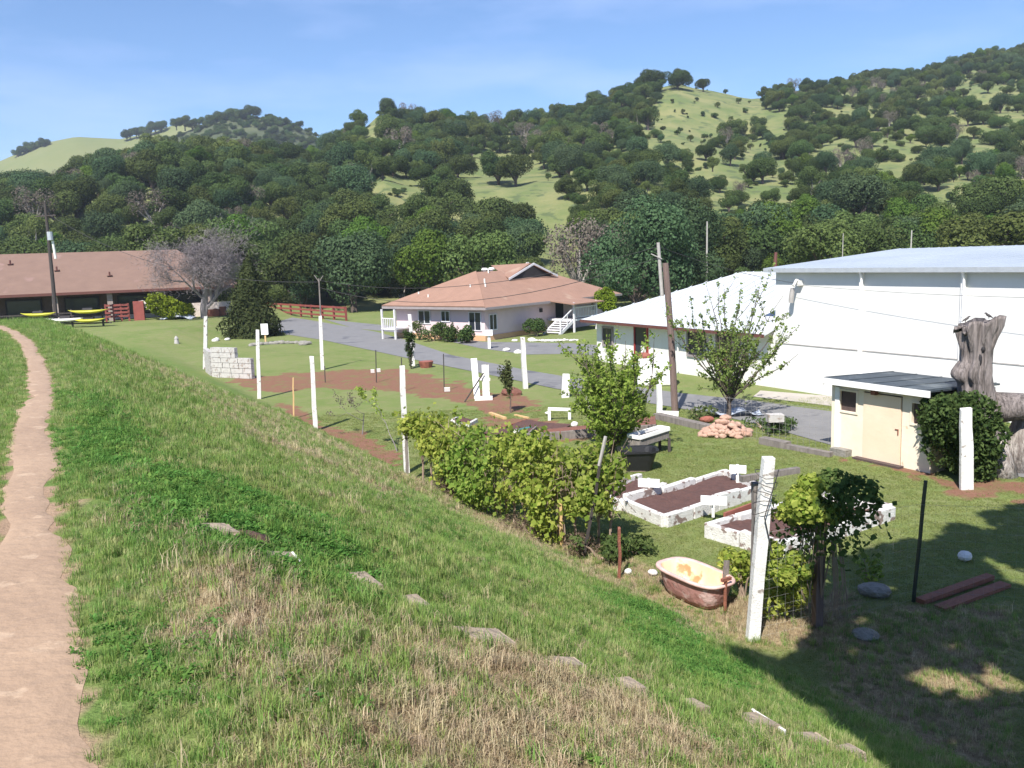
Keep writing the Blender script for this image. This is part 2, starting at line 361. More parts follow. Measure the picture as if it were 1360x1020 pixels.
def fields(x, y):
    z, u, s = levee(x, y); lev = sm(z/.25)
    n1 = fbm(x*.35, y*.35, 21); n2 = fbm(x*1.3, y*1.3, 31)
    dry = np.zeros(np.shape(x))
    for p, k in DRYG:
        d = polydist(x, y, p); dry = np.maximum(dry, k*sm((d+.5)/1.0))
    dry = np.clip(dry*(.4+1.15*n2)+(n1-.60)*.9*lev+(n2-.55)*.45*lev, 0, 1)
    lush = np.zeros(np.shape(x))
    for p in LUSHG: lush = np.maximum(lush, sm((polydist(x, y, p)+.4)/.8))
    lush = np.clip(lush*(.5+n2)+(fbm(x*.5, y*.5, 77)-.55)*1.2, 0, 1)
    c, hw = path_c(s); pd = hw-np.abs(u-c)
    # small side branch of the path
    br = polydist(x, y, BR)
    pth = sm((br+.15)/.3)*.8*(s < 45)
    dirt = np.zeros(np.shape(x))
    for k, p in enumerate(DIRTS):
        dd = polydist(x, y, p)+(n2-.5)*2.0+(fbm(x*4, y*4, 35, 2)-.5)*.8; dirt = np.maximum(dirt, sm((dd+.3)/.9))
    dirt *= (1-lev)
    return dry, lush, np.maximum(pth, sm((pd+.05)/.1)), dirt, lev
BR = gpoly_s([(95, 655), (130, 662), (150, 670), (100, 690)])

# ground sheet ---------------------------------------------------------
def spaced(a, b, near0, near1, d0, g):
    v = list(np.arange(near0, near1, d0)); x = near1; d = d0
    while x < b: v.append(x); d *= g; x += d
    v.append(b); x = near0; d = d0
    while x > a: d *= g; x -= d; v.insert(0, max(x, a))
    return np.array(sorted(set(v)))
gx = spaced(-420, 420, -32, 20, .25, 1.22); gy = spaced(-60, 460, 1, 56, .25, 1.2)
X, Y = np.meshgrid(gx, gy); Z = gz(X, Y); nx = len(gx); ny = len(gy)
V = np.stack([X.ravel(), Y.ravel(), Z.ravel()], 1)
I = np.arange(nx*ny).reshape(ny, nx); Q = np.stack([I[:-1, :-1], I[:-1, 1:], I[1:, 1:], I[1:, :-1]], -1).reshape(-1, 4)
def groundmat():
    m = bpy.data.materials.new('ground_grass'); m.use_nodes = True; n = m.node_tree; b = n.nodes['Principled BSDF']; b.inputs['Roughness'].default_value = .95
    b.inputs['Specular IOR Level'].default_value = .1
    tcx = n.nodes.new('ShaderNodeTexCoord')
    def noise(sc, d=6, r=.65):
        z = n.nodes.new('ShaderNodeTexNoise'); z.inputs['Scale'].default_value = sc; z.inputs['Detail'].default_value = d; z.inputs['Roughness'].default_value = r; n.links.new(tcx.outputs['Object'], z.inputs[0]); return z.outputs[0]
    def mr(i, a, c, o0=0, o1=1):
        q = n.nodes.new('ShaderNodeMapRange'); q.inputs[1].default_value = a; q.inputs[2].default_value = c; q.inputs[3].default_value = o0; q.inputs[4].default_value = o1; n.links.new(i, q.inputs[0]); return q.outputs[0]
    def mix(f, a, c):
        x = n.nodes.new('ShaderNodeMix'); x.data_type = 'RGBA'
        if isinstance(f, float): x.inputs[0].default_value = f
        else: n.links.new(f, x.inputs[0])
        for i, q in ((6, a), (7, c)):
            if isinstance(q, tuple): x.inputs[i].default_value = (*q, 1)
            else: n.links.new(q, x.inputs[i])
        return x.outputs[2]
    def att(s):
        a = n.nodes.new('ShaderNodeAttribute'); a.attribute_name = s; return a.outputs['Fac']
    def addn(a, nz, k):
        q = n.nodes.new('ShaderNodeMath'); q.operation = 'MULTIPLY_ADD'; q.inputs[1].default_value = k; n.links.new(nz, q.inputs[0]); n.links.new(a, q.inputs[2]); return q.outputs[0]
    fine = noise(9, 8); fin2 = noise(45, 4); big = noise(.25, 6); mid = noise(1.5, 7)
    g = mix(mr(fin2, .35, .65), (.08, .14, .035), (.16, .23, .065))
    g = mix(mr(mid, .4, .65), g, (.165, .2, .06))
    lawn = mix(mr(big, .35, .6), (.135, .19, .052), (.19, .22, .08)); lawn = mix(mr(mid, .42, .66, 0, .7), lawn, (.235, .22, .11)); lawn = mix(mr(fin2, .4, .7, 0, .45), lawn, (.075, .115, .03))
    base = mix(att('lev'), lawn, g)
    dr = mix(mr(fine, .35, .65), (.2, .145, .085), (.36, .28, .165))
    base = mix(mr(addn(att('dry'), fine, .5), .45, .75), base, dr)
    dirt = mix(mr(fine, .3, .7), (.235, .125, .085), (.16, .075, .05)); dirt = mix(mr(fin2, .5, .7, 0, .6), dirt, (.3, .2, .13)); dirt = mix(mr(mid, .5, .62, 0, .6), dirt, (.15, .17, .06))
    base = mix(mr(addn(att('dirt'), fine, .6), .6, .85), base, dirt)
    pt = mix(mr(mid, .3, .7), (.36, .25, .17), (.28, .19, .13)); pt = mix(mr(fin2, .5, .75, 0, .5), pt, (.41, .3, .21)); pt = mix(mr(fine, .58, .7, 0, .35), pt, (.3, .21, .15))
    base = mix(mr(addn(att('path'), fine, .25), .52, .72), base, pt)
    n.links.new(base, b.inputs['Base Color'])
    bm = n.nodes.new('ShaderNodeBump'); bm.inputs['Strength'].default_value = .7; bm.inputs['Distance'].default_value = .05; n.links.new(addn(fine, fin2, .5), bm.inputs['Height']); n.links.new(bm.outputs[0], b.inputs['Normal'])
    MATS['ground'] = m
groundmat()
me = npmesh('ground', V, Q, ['ground'], smooth=True)
dry, lush, pth, dirt, lev = fields(V[:, 0], V[:, 1])
for nm, a in (('dry', dry), ('path', pth), ('dirt', dirt), ('lev', lev)):
    at = me.attributes.new(nm, 'FLOAT', 'POINT'); at.data.foreach_set('value', a.astype(np.float32))
go = bpy.data.objects.new('ground', me); COL.objects.link(go); tag(go, kind='structure')

def sheet(name, poly, z, m, th=0):
    b = MB()
    import bmesh
    n = len(poly); b.add([(p[0], p[1], z) for p in poly], [tuple(range(n))]); o = b.build(name, m)
    bm = bmesh.new(); bm.from_mesh(o.data); bmesh.ops.triangulate(bm, faces=bm.faces[:])
    bm.faces.ensure_lookup_table(); bm.normal_update()
    if bm.faces[0].normal.z < 0: bmesh.ops.reverse_faces(bm, faces=bm.faces[:])
    bm.to_mesh(o.data); bm.free(); return tag(o, kind='structure')
sheet('road', ROAD, .02, 'asphalt')
sheet('driveway', GP([(430, 424), (520, 433), (570, 441), (640, 454), (760, 456), (840, 462), (850, 476), (760, 470), (700, 471), (640, 463), (570, 448), (520, 441), (470, 436)]), .012, 'asphalt')
sheet('sidewalk', GP([(1010, 519), (1100, 526), (1200, 545), (1400, 580), (1400, 600), (1200, 562), (1100, 539), (1000, 527)]), .014, 'concrete')

# ------------------------------------------------------------------ hills
def tab(T):
    r_ = np.array([ray(a, b) for a, b in T]); t = r_[:, 0]/r_[:, 1]; e = r_[:, 2]/r_[:, 1]
    return t, e
MT = tab([(-700, 250), (-200, 262), (0, 258), (60, 260), (100, 244), (170, 222), (210, 214), (300, 216), (420, 220), (440, 202), (480, 172), (505, 153), (540, 164), (620, 172), (690, 170), (760, 152), (800, 137), (860, 119), (900, 112), (940, 119), (1000, 131), (1040, 124), (1100, 114), (1150, 108), (1200, 104), (1250, 92), (1300, 80), (1360, 72), (1600, 60), (2000, 80)])
FT = tab([(-700, 270), (-200, 230), (0, 208), (50, 186), (100, 176), (160, 179), (200, 170), (240, 157), (290, 162), (420, 200), (560, 260)])
DT = tab([(120, 240), (200, 188), (250, 167), (290, 152), (340, 148), (390, 157), (430, 180), (500, 235)])
YT = ([-.9, -.3, -.15, .1, .3, .6, 1.0], [250, 260, 320, 350, 370, 450, 480])
def hmain(t, Yv):
    e = np.interp(t, *MT); yr = np.interp(t, *YT); zr = EYE+e*yr; y0 = 108
    q = (Yv-y0)/(yr-y0); x = t*Yv
    s = np.where(q < 0, q*.15, np.where(q < 1, np.clip(q, 0, 1)**1.12, 1-.5*(q-1)**2*3))
    nz = (fbm(x/70+9, Yv/70, 41)-.5)*26*np.clip(q, 0, 1)*np.clip(1-q, 0, 1)*2.6
    return zr*s+nz+(fbm(x/9, Yv/9, 43)-.5)*1.2*np.clip(q*5, 0, 1)
ts = np.linspace(-1.05, 1.05, 300); qs = np.concatenate([np.linspace(100, 300, 90), np.linspace(304, 620, 70)])
T_, Q_ = np.meshgrid(ts, qs); Zh = hmain(T_, Q_); Xh = T_*Q_
I = np.arange(T_.size).reshape(T_.shape); QQ = np.stack([I[:-1, :-1], I[:-1, 1:], I[1:, 1:], I[1:, :-1]], -1).reshape(-1, 4)
mat('hill_grass', (.10, .135, .038), .95, (.185, .185, .072), .09, 10, .8, 1.2, thr=(.38, .62), spots=((.075, .1, .035), .25, .58))
mat('far_grass', (.13, .155, .05), .95, (.17, .175, .07), .03, 8, .3, .3)
mat('chaparral', (.04, .055, .022), .95, (.07, .082, .035), .05, 10, 1., .25, thr=(.4, .6))
o = bpy.data.objects.new('hills', npmesh('hills', np.stack([Xh.ravel(), Q_.ravel(), Zh.ravel()], 1), QQ, ['hill_grass'], smooth=True)); COL.objects.link(o); tag(o, kind='structure')
def farhill(name, T, y0, yr, y1, m, t0, t1):
    tt = np.linspace(t0, t1, 160); yy = np.linspace(y0, y1, 60); A, B = np.meshgrid(tt, yy)
    e = np.interp(A, *T); zr = EYE+e*yr; q = (B-y0)/(yr-y0)
    Z_ = np.where(q < 1, zr*np.clip(q, 0, 1)**1.05, zr*(1-(q-1)**2*2))-3+(fbm(A*B/60, B/60, 51)-.5)*10*np.clip(q, 0, 1)*np.clip(1.1-q, 0, 1)*2
    I = np.arange(A.size).reshape(A.shape); qq = np.stack([I[:-1, :-1], I[:-1, 1:], I[1:, 1:], I[1:, :-1]], -1).reshape(-1, 4)
    o = bpy.data.objects.new(name, npmesh(name, np.stack([(A*B).ravel(), B.ravel(), Z_.ravel()], 1), qq, [m], smooth=True)); COL.objects.link(o); tag(o, kind='structure')
farhill('green_hill', FT, 420, 760, 1000, 'far_grass', -1.1, .1)
farhill('chaparral_hill', DT, 380, 620, 760, 'chaparral', -.46, -.14)

# ------------------------------------------------------------------ oak meshes
def oak_variant(seed, R_, H_, trunk_h, n, leaf, m, bare=False, nl=9, bm='bark'):
    rng = np.random.default_rng(seed); P, N, C = lobes(rng, n, R_, H_, trunk_h, nl)
    Vv, Qq = leaves(rng, P, N, leaf, asp=.7, jit=.45); cm = npmesh('crown', Vv, Qq, [m])
    b = MB(); b.tube([(0, 0, -1.2), (0, 0, trunk_h*.5), (.1, .1, trunk_h+H_*.15)], [.42, .3, .24], 6)
    for c in C[:6 if not bare else 9]: b.tube([(0, 0, trunk_h*.6), tuple(np.array(c)*[.55, .55, .7]), tuple(c)], [.2, .13, .05], 5, False)
    tm = bpy.data.meshes.new('trunk'); tm.from_pydata(b.v, [], b.f); tm.materials.append(MATS[bm])
    return cm, tm
OAKS = [oak_variant(1, 4.6, 5.6, 1.2, 11500, .155, 'oak_dark'), oak_variant(2, 4.0, 5.0, 1.6, 10000, .15, 'oak_dark', nl=7), oak_variant(3, 4.6, 6.4, 1.3, 10500, .155, 'oak_blue', nl=11),
        oak_variant(4, 4.0, 5.4, 2.0, 9000, .15, 'oak_olive', nl=8), oak_variant(5, 5.2, 5.4, 1.0, 13000, .16, 'oak_dark', nl=12), oak_variant(6, 3.6, 6.0, 1.4, 9500, .145, 'oak_bright', nl=8),
        oak_variant(7, 3.8, 5.8, 2.2, 2600, .13, 'bare_crown', True, bm='bark_pale'), oak_variant(8, 4.4, 6.2, 2.0, 6000, .15, 'oak_olive', nl=7, bm='bark_pale'), oak_variant(9, 4.4, 7.4, .5, 20000, .115, 'oak_blue', nl=16)]
KLAB = ['dark', 'dark', 'blue green', 'olive', 'dark', 'bright green', 'nearly bare grey brown', 'sparse olive']
# clearings as seen from the levee top: (polygon, share of trees left)
CLEAR = [([(600, 232), (640, 197), (692, 208), (762, 243), (750, 266), (772, 300), (738, 320), (712, 296), (690, 262), (640, 262), (615, 272), (592, 258)], .0),
         ([(500, 222), (540, 212), (600, 230), (600, 262), (640, 268), (620, 300), (560, 300), (500, 260)], .45), ([(505, 235), (550, 240), (545, 262), (508, 256)], .0),
         ([(872, 112), (940, 112), (1012, 124), (1006, 142), (938, 152), (872, 148)], .0), ([(820, 140), (880, 150), (1010, 150), (1100, 150), (1120, 230), (1050, 290), (930, 280), (860, 210)], .48),
         ([(985, 232), (1045, 228), (1048, 276), (980, 282)], .05), ([(1226, 228), (1310, 222), (1300, 262), (1240, 280), (1200, 262)], .05), ([(1200, 170), (1250, 180), (1260, 200), (1200, 200)], .1),
         ([(1050, 118), (1360, 85), (1360, 240), (1100, 240)], .6), ([(75, 262), (120, 262), (140, 330), (80, 335)], .05), ([(482, 145), (512, 145), (515, 163), (480, 166)], .0),
         ([(1270, 85), (1310, 90), (1360, 140), (1330, 150), (1280, 120)], .2), ([(855, 165), (900, 165), (905, 205), (850, 200)], .05), ([(90, 300), (460, 230), (470, 300), (200, 330)], .88),
         ([(400, 205), (445, 195), (440, 225), (345, 222)], .3), ([(1290, 170), (1330, 175), (1330, 205), (1285, 200)], .1), ([(1010, 140), (1060, 145), (1050, 175), (1010, 170)], .1)]
rng = np.random.default_rng(11); cand = []
sp = 5.1
for yy in np.arange(111, 470, sp):
    for xx in np.arange(-.78*yy, .78*yy, sp):
        x = xx+rng.uniform(-.48, .48)*sp; y = yy+rng.uniform(-.48, .48)*sp; t = x/y
        if y > np.interp(t, *YT)+6: continue
        cand.append((x, y))
cand = np.array(cand); cz = hmain(cand[:, 0]/cand[:, 1], cand[:, 1]); pc = PX(np.stack([cand[:, 0], cand[:, 1], cz+3], 1))
keepp = np.ones(len(cand))
for p, k in CLEAR:
    for hh_ in ((1, 4, 8) if k < .01 else (4,)):
        pq = PX(np.stack([cand[:, 0], cand[:, 1], cz+hh_], 1)); keepp = np.where(inpoly(pq[:, 0], pq[:, 1], p), np.minimum(keepp, k), keepp)
gap = fbm(cand[:, 0]/22, cand[:, 1]/22, 61); keepp = np.where((gap > .69) & (pc[:, 0] > 560), keepp*.3, keepp)
ok = rng.uniform(0, 1, len(cand)) < keepp
# crowns must not reach in front of the big clearing
cand = cand[ok]; cz = cz[ok]; pc = pc[ok]
kk = []; ss = []
hn = fbm(cand[:, 0]/40, cand[:, 1]/40, 71)
for i in range(len(cand)):
    r1 = rng.uniform(); right = pc[i, 0] > 800
    if cand[i, 1] < 150: k = rng.choice(8, p=[.24, .12, .17, .17, .14, .11, .02, .03])
    elif hn[i] > .55: k = rng.choice(8, p=[.1, .1, .22, .22, .08, .08, .1, .1])
    else: k = rng.choice(8, p=[.3, .25, .12, .06, .2, .02, .02, .03])
    kk.append(k); s = (.38+.6*rng.uniform()**1.3)*(1.3 if cand[i, 1] < 145 else 1.)*(1.0 if cand[i, 0] < 0 or cand[i, 1] < 145 else .92)
    ss.append(s*(1.18 if pc[i, 0] < 760 and cand[i, 1] > 145 else 1.))
kk = np.array(kk); ss = np.array(ss)
big = ss/cand[:, 1]*(np.abs(cand[:, 0]/cand[:, 1]) < .64); order = np.argsort(-big); indiv = set(order[:262].tolist())
def oak(x, y, z, k, s, rz, label, group, name='oak_tree', sz=None):
    o = bpy.data.objects.new(name, None); COL.objects.link(o); o.location = (x, y, z); o.rotation_euler = (0, 0, rz); o.scale = (s, s, sz or s); tag(o, label, 'tree', group)
    for nm, md in zip(('crown', 'trunk'), OAKS[k]):
        c = bpy.data.objects.new(nm, md); COL.objects.link(c); c.parent = o
    return o
for i in sorted(indiv):
    k = int(kk[i]); oak(cand[i, 0], cand[i, 1], cz[i], k, ss[i], rng.uniform(0, 6.28), f'{KLAB[k]} tree in the woods at the foot of the hills', f'{KLAB[k]} trees at the foot of the hills')
# trees that stand out
def oak_px(px, base, k, s, label, name='oak_tree', Yv=None, sz=None, rz=0.):
    d = ray(px, base)
    if Yv is None:
        for yv in np.arange(100, 520, .5):
            zz = hmain(d[0]/d[1], yv)
            if EYE+d[2]/d[1]*yv <= zz: break
        Yv = yv
    x = d[0]/d[1]*Yv; z = float(hmain(np.array(d[0]/d[1]), np.array(float(Yv)))) if Yv > 108 else 0.
    return oak(x, Yv, z, k, s, rz, label, None, name, sz)
oak_px(648, 316, 4, 1.25, 'broad rounded dark oak standing at the lower left of the bare sunlit slope')
oak_px(680, 318, 0, 1.05, 'dark oak crowding the right side of the broad rounded oak below the bare slope', rz=1.)
oak_px(662, 246, 0, 1.1, 'left oak of the dark clump standing alone on the bare sunlit slope', rz=2.)
oak_px(685, 248, 1, 1.15, 'right oak of the dark clump standing alone on the bare sunlit slope')
oak_px(608, 236, 4, 1.0, 'dark oak casting shade at the upper left edge of the bare slope', rz=.5)
oak_px(900, 118, 4, 1.15, 'flat topped oak on the bare green knoll at the skyline')
oak_px(862, 122, 0, 1.25, 'tall dark oak on the skyline just left of the green knoll')
oak_px(934, 122, 1, .8, 'small oak on the skyline right of the flat topped oak')
oak_px(845, 385, 8, 1.4, 'tall blue green tree behind the brown pole, left of the white metal roof', 'eucalyptus_tree', Yv=94, sz=1.5, rz=.7)
oak_px(905, 372, 8, 1.35, 'tall blue green tree rising above the left part of the white metal roof', 'eucalyptus_tree', Yv=99, sz=1.5, rz=2.)
oak_px(770, 392, 6, 1.15, 'bare reddish grey tree behind the right end of the pink house', 'bare_tree', Yv=101, sz=1.3)
oak_px(800, 392, 6, 1.0, 'second bare reddish grey tree between the pink house and the blue green trees', 'bare_tree', Yv=104, sz=1.3, rz=2.)
oak_px(568, 395, 5, 1.3, 'bright green tree behind the left end of the pink house roof', Yv=104, sz=1.3)
oak_px(640, 392, 3, 1.2, 'olive green tree right behind the ridge of the pink house', Yv=103)
oak_px(470, 402, 2, 1.25, 'rounded grey green tree behind the red rail fence, nearest the pink house', Yv=104)
oak_px(400, 400, 0, 1.35, 'dark green tree behind the red rail fence beside the conifer', Yv=112)
oak_px(1320, 350, 3, 1.5, 'gnarled olive oak rising behind the right end of the blue metal roof', Yv=96, sz=1.2)
oak_px(1095, 350, 3, 1.3, 'olive green oak behind the left end of the blue metal roof', Yv=104, sz=1.2, rz=1.5)
oak_px(20, 352, 0, 1.3, 'dark oak behind the left end of the red brown roof', Yv=125)
print('oaks', len(cand))

def unlinked(me): return bpy.data.objects.new('src_'+me.name, me)
def scatter(name, pos, scl, rz, idx, sources, label=None, cat=None, tilt=None):
    me = bpy.data.meshes.new(name); me.vertices.add(len(pos)); me.vertices.foreach_set('co', np.asarray(pos, np.float32).ravel())
    for nm, a, ty in (('s', scl, 'FLOAT'), ('r', rz, 'FLOAT'), ('k', idx, 'INT')):
        at = me.attributes.new(nm, ty, 'POINT'); at.data.foreach_set('value', np.asarray(a, np.float32 if ty == 'FLOAT' else np.int32))
    o = bpy.data.objects.new(name, me); COL.objects.link(o)
    g = bpy.data.node_groups.new(name, 'GeometryNodeTree'); g.interface.new_socket('Geometry', in_out='INPUT', socket_type='NodeSocketGeometry'); g.interface.new_socket('Geometry', in_out='OUTPUT', socket_type='NodeSocketGeometry')
    N = g.nodes.new; L = g.links.new
    gi = N('NodeGroupInput'); gout = N('NodeGroupOutput'); mp_ = N('GeometryNodeMeshToPoints'); L(gi.outputs[0], mp_.inputs[0]); J = N('GeometryNodeJoinGeometry'); L(J.outputs[0], gout.inputs[0])
    def na(nm, ty):
        a = N('GeometryNodeInputNamedAttribute'); a.data_type = ty; a.inputs[0].default_value = nm; return a.outputs[0]
    s_ = na('s', 'FLOAT'); r_ = na('r', 'FLOAT'); k_ = na('k', 'INT'); cx = N('ShaderNodeCombineXYZ'); L(r_, cx.inputs[2])
    for i, src in enumerate(sources):
        jj = N('GeometryNodeJoinGeometry')
        for so_ in src:
            oi = N('GeometryNodeObjectInfo'); oi.inputs[0].default_value = so_; L(oi.outputs['Geometry'], jj.inputs[0])
        cmp_ = N('FunctionNodeCompare'); cmp_.data_type = 'INT'; cmp_.operation = 'EQUAL'; L(k_, cmp_.inputs[2]); cmp_.inputs[3].default_value = i
        ip = N('GeometryNodeInstanceOnPoints'); L(mp_.outputs[0], ip.inputs['Points']); L(cmp_.outputs[0], ip.inputs['Selection']); L(jj.outputs[0], ip.inputs['Instance']); L(cx.outputs[0], ip.inputs['Rotation']); L(s_, ip.inputs['Scale'])
        L(ip.outputs[0], J.inputs[0])
    md = o.modifiers.new('scatter', 'NODES'); md.node_group = g
    return tag(o, label, cat, kind='stuff')
rest = np.array([i for i in range(len(cand)) if i not in indiv])
oaksrc = [[unlinked(a), unlinked(b)] for a, b in OAKS]
ns = 1500; sy = rng.uniform(115, 460, ns); st_ = rng.uniform(-.75, .75, ns); sk = sy < np.interp(st_, *YT)+4; sy = sy[sk]; st_ = st_[sk]; ns = len(sy)
bp = np.stack([st_*sy, sy, hmain(st_, sy)], 1); pb = PX(bp); mk = ~inpoly(pb[:, 0], pb[:, 1], CLEAR[0][0]) | (rng.uniform(0, 1, ns) < .15); bp = bp[mk]; ns = len(bp)
scatter('hillside_woodland', np.concatenate([np.stack([cand[rest, 0], cand[rest, 1], cz[rest]], 1), bp]), np.concatenate([ss[rest], rng.uniform(.08, .3, ns)]), rng.uniform(0, 6.28, len(rest)+ns), np.concatenate([kk[rest], rng.integers(0, 5, ns)]), oaksrc, 'oak woodland spreading over the hillsides up to the skyline', 'woodland')
# far ridge trees on the green hill
pts = []
for a, b, nn in [((22, 200), (60, 188), 5), ((168, 178), (212, 168), 9), ((235, 160), (275, 160), 5), ((280, 155), (335, 150), 7)]:
    for q in np.linspace(0, 1, nn):
        px = a[0]+(b[0]-a[0])*q+rng.uniform(-2, 2); d = ray(px, a[1]+(b[1]-a[1])*q); yv = 745 if px < 230 else 615; pts.append((d[0]/d[1]*yv, yv, EYE+d[2]/d[1]*yv-4-rng.uniform(0, 3)))
for k in range(520):
    px_ = rng.uniform(205, 430); d = ray(px_, 300); t_ = d[0]/d[1]; yy_ = rng.uniform(470, 622); zr_ = EYE+np.interp(t_, *DT)*620; q_ = (yy_-380)/240.; pts.append((t_*yy_, yy_, (zr_*min(q_, 1)**1.05)-4.5))
nb_ = 520; pts = np.array(pts)
scatter('ridge_trees', pts, np.concatenate([rng.uniform(.9, 1.5, len(pts)-nb_), rng.uniform(.35, .85, nb_)]), rng.uniform(0, 6, len(pts)), rng.integers(0, 2, len(pts)), oaksrc, 'thin line of dark trees along the crest of the far green hill', 'woodland')
# ------------------------------------------------------------------ footpath along the levee top
mat('path_dirt', (.36, .25, .17), .95, (.28, .19, .13), 1.0, 8, .35, 14, spots=((.39, .28, .195), 5, .6))
ss_ = np.arange(-3, 44, .1); ws = np.linspace(-1, 1, 11); c_, hw_ = path_c(ss_)
je = (vnoise(ss_*4, ss_*0, 5)-.5)*.10+(vnoise(ss_*1.1, ss_*0+4, 6)-.5)*.10; jf = (vnoise(ss_*4, ss_*0+9, 7)-.5)*.10+(vnoise(ss_*1.1, ss_*0+14, 8)-.5)*.10
lo = c_-hw_-je; hi = c_+hw_+jf
U = lo[:, None]+(hi-lo)[:, None]*(ws[None]+1)/2; SS = np.repeat(ss_[:, None], 11, 1)
Xp = .8713*U-.4914*SS; Yp = .4914*U+.8713*SS
den = .87*.87+.49*.49; Xp = (.87*U-.49*SS)/den; Yp = (.49*U+.87*SS)/den
Zp = gz(Xp, Yp)+.014-.012*np.abs(ws[None])**4
I = np.arange(U.size).reshape(U.shape); qq = np.stack([I[:-1, :-1], I[:-1, 1:], I[1:, 1:], I[1:, :-1]], -1).reshape(-1, 4)
o = bpy.data.objects.new('footpath', npmesh('footpath', np.stack([Xp.ravel(), Yp.ravel(), Zp.ravel()], 1), qq, ['path_dirt'], smooth=True)); COL.objects.link(o); tag(o, kind='structure')

def V3(p, z): return np.array([p[0], p[1], z], float)
def unit(v): v = np.array(v, float); return v/np.linalg.norm(v)
def one(mb, name, m, origin, label, cat, group=None, smooth=False):
    return tag(mb.build(name, m, None, origin, smooth), label, cat, group)

# ------------------------------------------------------------------ white hall (gym) and its wing
wd = unit([.49, -.872, 0]); bk = np.array([.872, .49, 0])
gc = np.array([11.3, 36.8, 0])
def W(a, b, z, o=gc): return o+wd*a+bk*b+np.array([0, 0, z])
gym = thing('hall', gc, 'large windowless white hall with a low blue grey metal roof behind the shed', 'building')
b = MB(); Lg = 26.; Dg = 17.; EG = 5.0
b.add([W(0, 0, 0), W(Lg, 0, 0), W(Lg, 0, EG), W(0, 0, EG), W(0, Dg, 0), W(Lg, Dg, 0), W(Lg, Dg, EG), W(0, Dg, EG), W(0, Dg/2, 5.55), W(Lg, Dg/2, 5.55)],
      [(0, 1, 2, 3), (5, 4, 7, 6), (4, 0, 3, 8, 7), (1, 5, 6, 9, 2)]); b.build('wall', 'white_wall', gym)
b = MB(); ov = .28
for sgn in (0, 1):
    if sgn == 0: P4 = [W(-.4, -ov, EG+.02), W(Lg+.4, -ov, EG+.02), W(Lg+.4, Dg/2, 5.62), W(-.4, Dg/2, 5.62)]
    else: P4 = [W(-.4, Dg/2, 5.62), W(Lg+.4, Dg/2, 5.62), W(Lg+.4, Dg+ov, EG+.02), W(-.4, Dg+ov, EG+.02)]
    b.slab([p+np.array([0, 0, .09]) for p in P4], .09)
mat('roof_blue', (.52, .56, .6), .45, (.42, .46, .5), .25, 8, .1, 30, metal=.35)
roofo = b.build('roof', 'roof_blue', gym)
b = MB(); b.beam(W(-.4, -ov-.03, EG+.02), W(Lg+.4, -ov-.03, EG+.02), .05, .17); b.build('gutter', 'galv', roofo)
b = MB()
for k in range(0, 53): b.beam(W(-.3+k*.5, -ov+.02, EG+.115), W(-.3+k*.5, Dg/2-.05, 5.715), .03, .018)
b.build('standing_seam', 'roof_blue', roofo)
for a in (4.35, 8.45, 12.6, 16.8, 21.):
    b = MB(); b.box(W(a, -.05, EG/2-.02), (.14, .1, EG-.1), wd); b.build('pilaster', 'white_paint', gym)
    if a < 12: 
        b = MB(); b.tube([W(a+.08, -.16, 4.75), W(a+.08, -.16, .2)], .045, 8); b.tube([W(a+.08, -.3, 5.0), W(a+.08, -.16, 4.72)], .045, 8); b.build('downpipe', 'white_paint', gym)
b = MB()
for a0, a1 in ((0, 4.27), (4.43, 8.37), (8.53, 12.52), (12.68, 16.7), (16.9, 20.9), (21.1, 26)): b.box(W((a0+a1)/2, -.012, 1.95), (a1-a0, .024, .035), wd)
b.build('wall_seam', 'pale_pole', gym)
b = MB(); b.tube([W(1.35, -.02, 4.55), W(1.35, -.25, 4.62), W(1.35, -.42, 4.4)], .06, 8); b.box(W(1.35, -.1, 4.5), (.3, .2, .22), wd); mo = b.build('cable_bracket', 'vent_white', gym)
b = MB(); b.tube([W(1.2, -.3, 4.3), W(1.15, -.3, 4.0), W(1.12, -.3, 3.7)], [.09, .11, .1], 8); b.build('cable_coil', 'pale_pole', mo)

wing = thing('hall_wing', W(-9, 0, 0), 'low white wing with a pale metal hip roof and a red framed door', 'building')
EW = 2.35; Aa = -13.8; RZ = 4.75
b = MB(); poly = [W(Aa+.6, -.0, 0), W(-.02, 0, 0), W(-.02, 11, 0), W(Aa+.6, 11, 0)]
b.add([W(Aa+.6, 0, 0), W(-.02, 0, 0), W(-.02, 0, EW+.05), W(Aa+.6, 0, EW+.05), W(Aa+.6, 11, 0), W(Aa+.6, 11, EW+.05), W(-.02, 11, 0), W(-.02, 11, EW+.05)], [(0, 1, 2, 3), (4, 0, 3, 5), (6, 4, 5, 7), (1, 6, 7, 2)])
b.build('wall', 'wing_wall', wing)
mat('roof_white', (.6, .62, .63), .45, (.52, .54, .56), .4, 8, .1, 20, metal=.1)
e0, e1 = W(Aa, -.65, EW), W(.0, -.65, EW); r0, r1 = W(Aa+6.2, 5.5, RZ), W(.0, 5.5, RZ); f0, f1 = W(Aa, 11.6, EW), W(.0, 11.6, EW)
b = MB(); b.slab([e0, e1, r1, r0], .08); b.slab([f0, e0, r0], .08); b.slab([f1, f0, r0, r1], .08); rf = b.build('roof', 'roof_white', wing)
b = MB(); b.beam(e0-wd*.02-bk*.03+[0, 0, -.08], e1-bk*.03+[0, 0, -.08], .04, .14); b.build('fascia', 'brown_trim', rf)
b = MB()
for k in range(1, 27):
    a = Aa+k*.55; t_ = min(1, (a-Aa)/6.2); b.beam(W(a, -.6, EW+.03), W(a, -.65+6.15*t_-.1, EW+(RZ-EW)*t_+.02), .03, .03)
b.build('roof_rib', 'roof_white', rf)
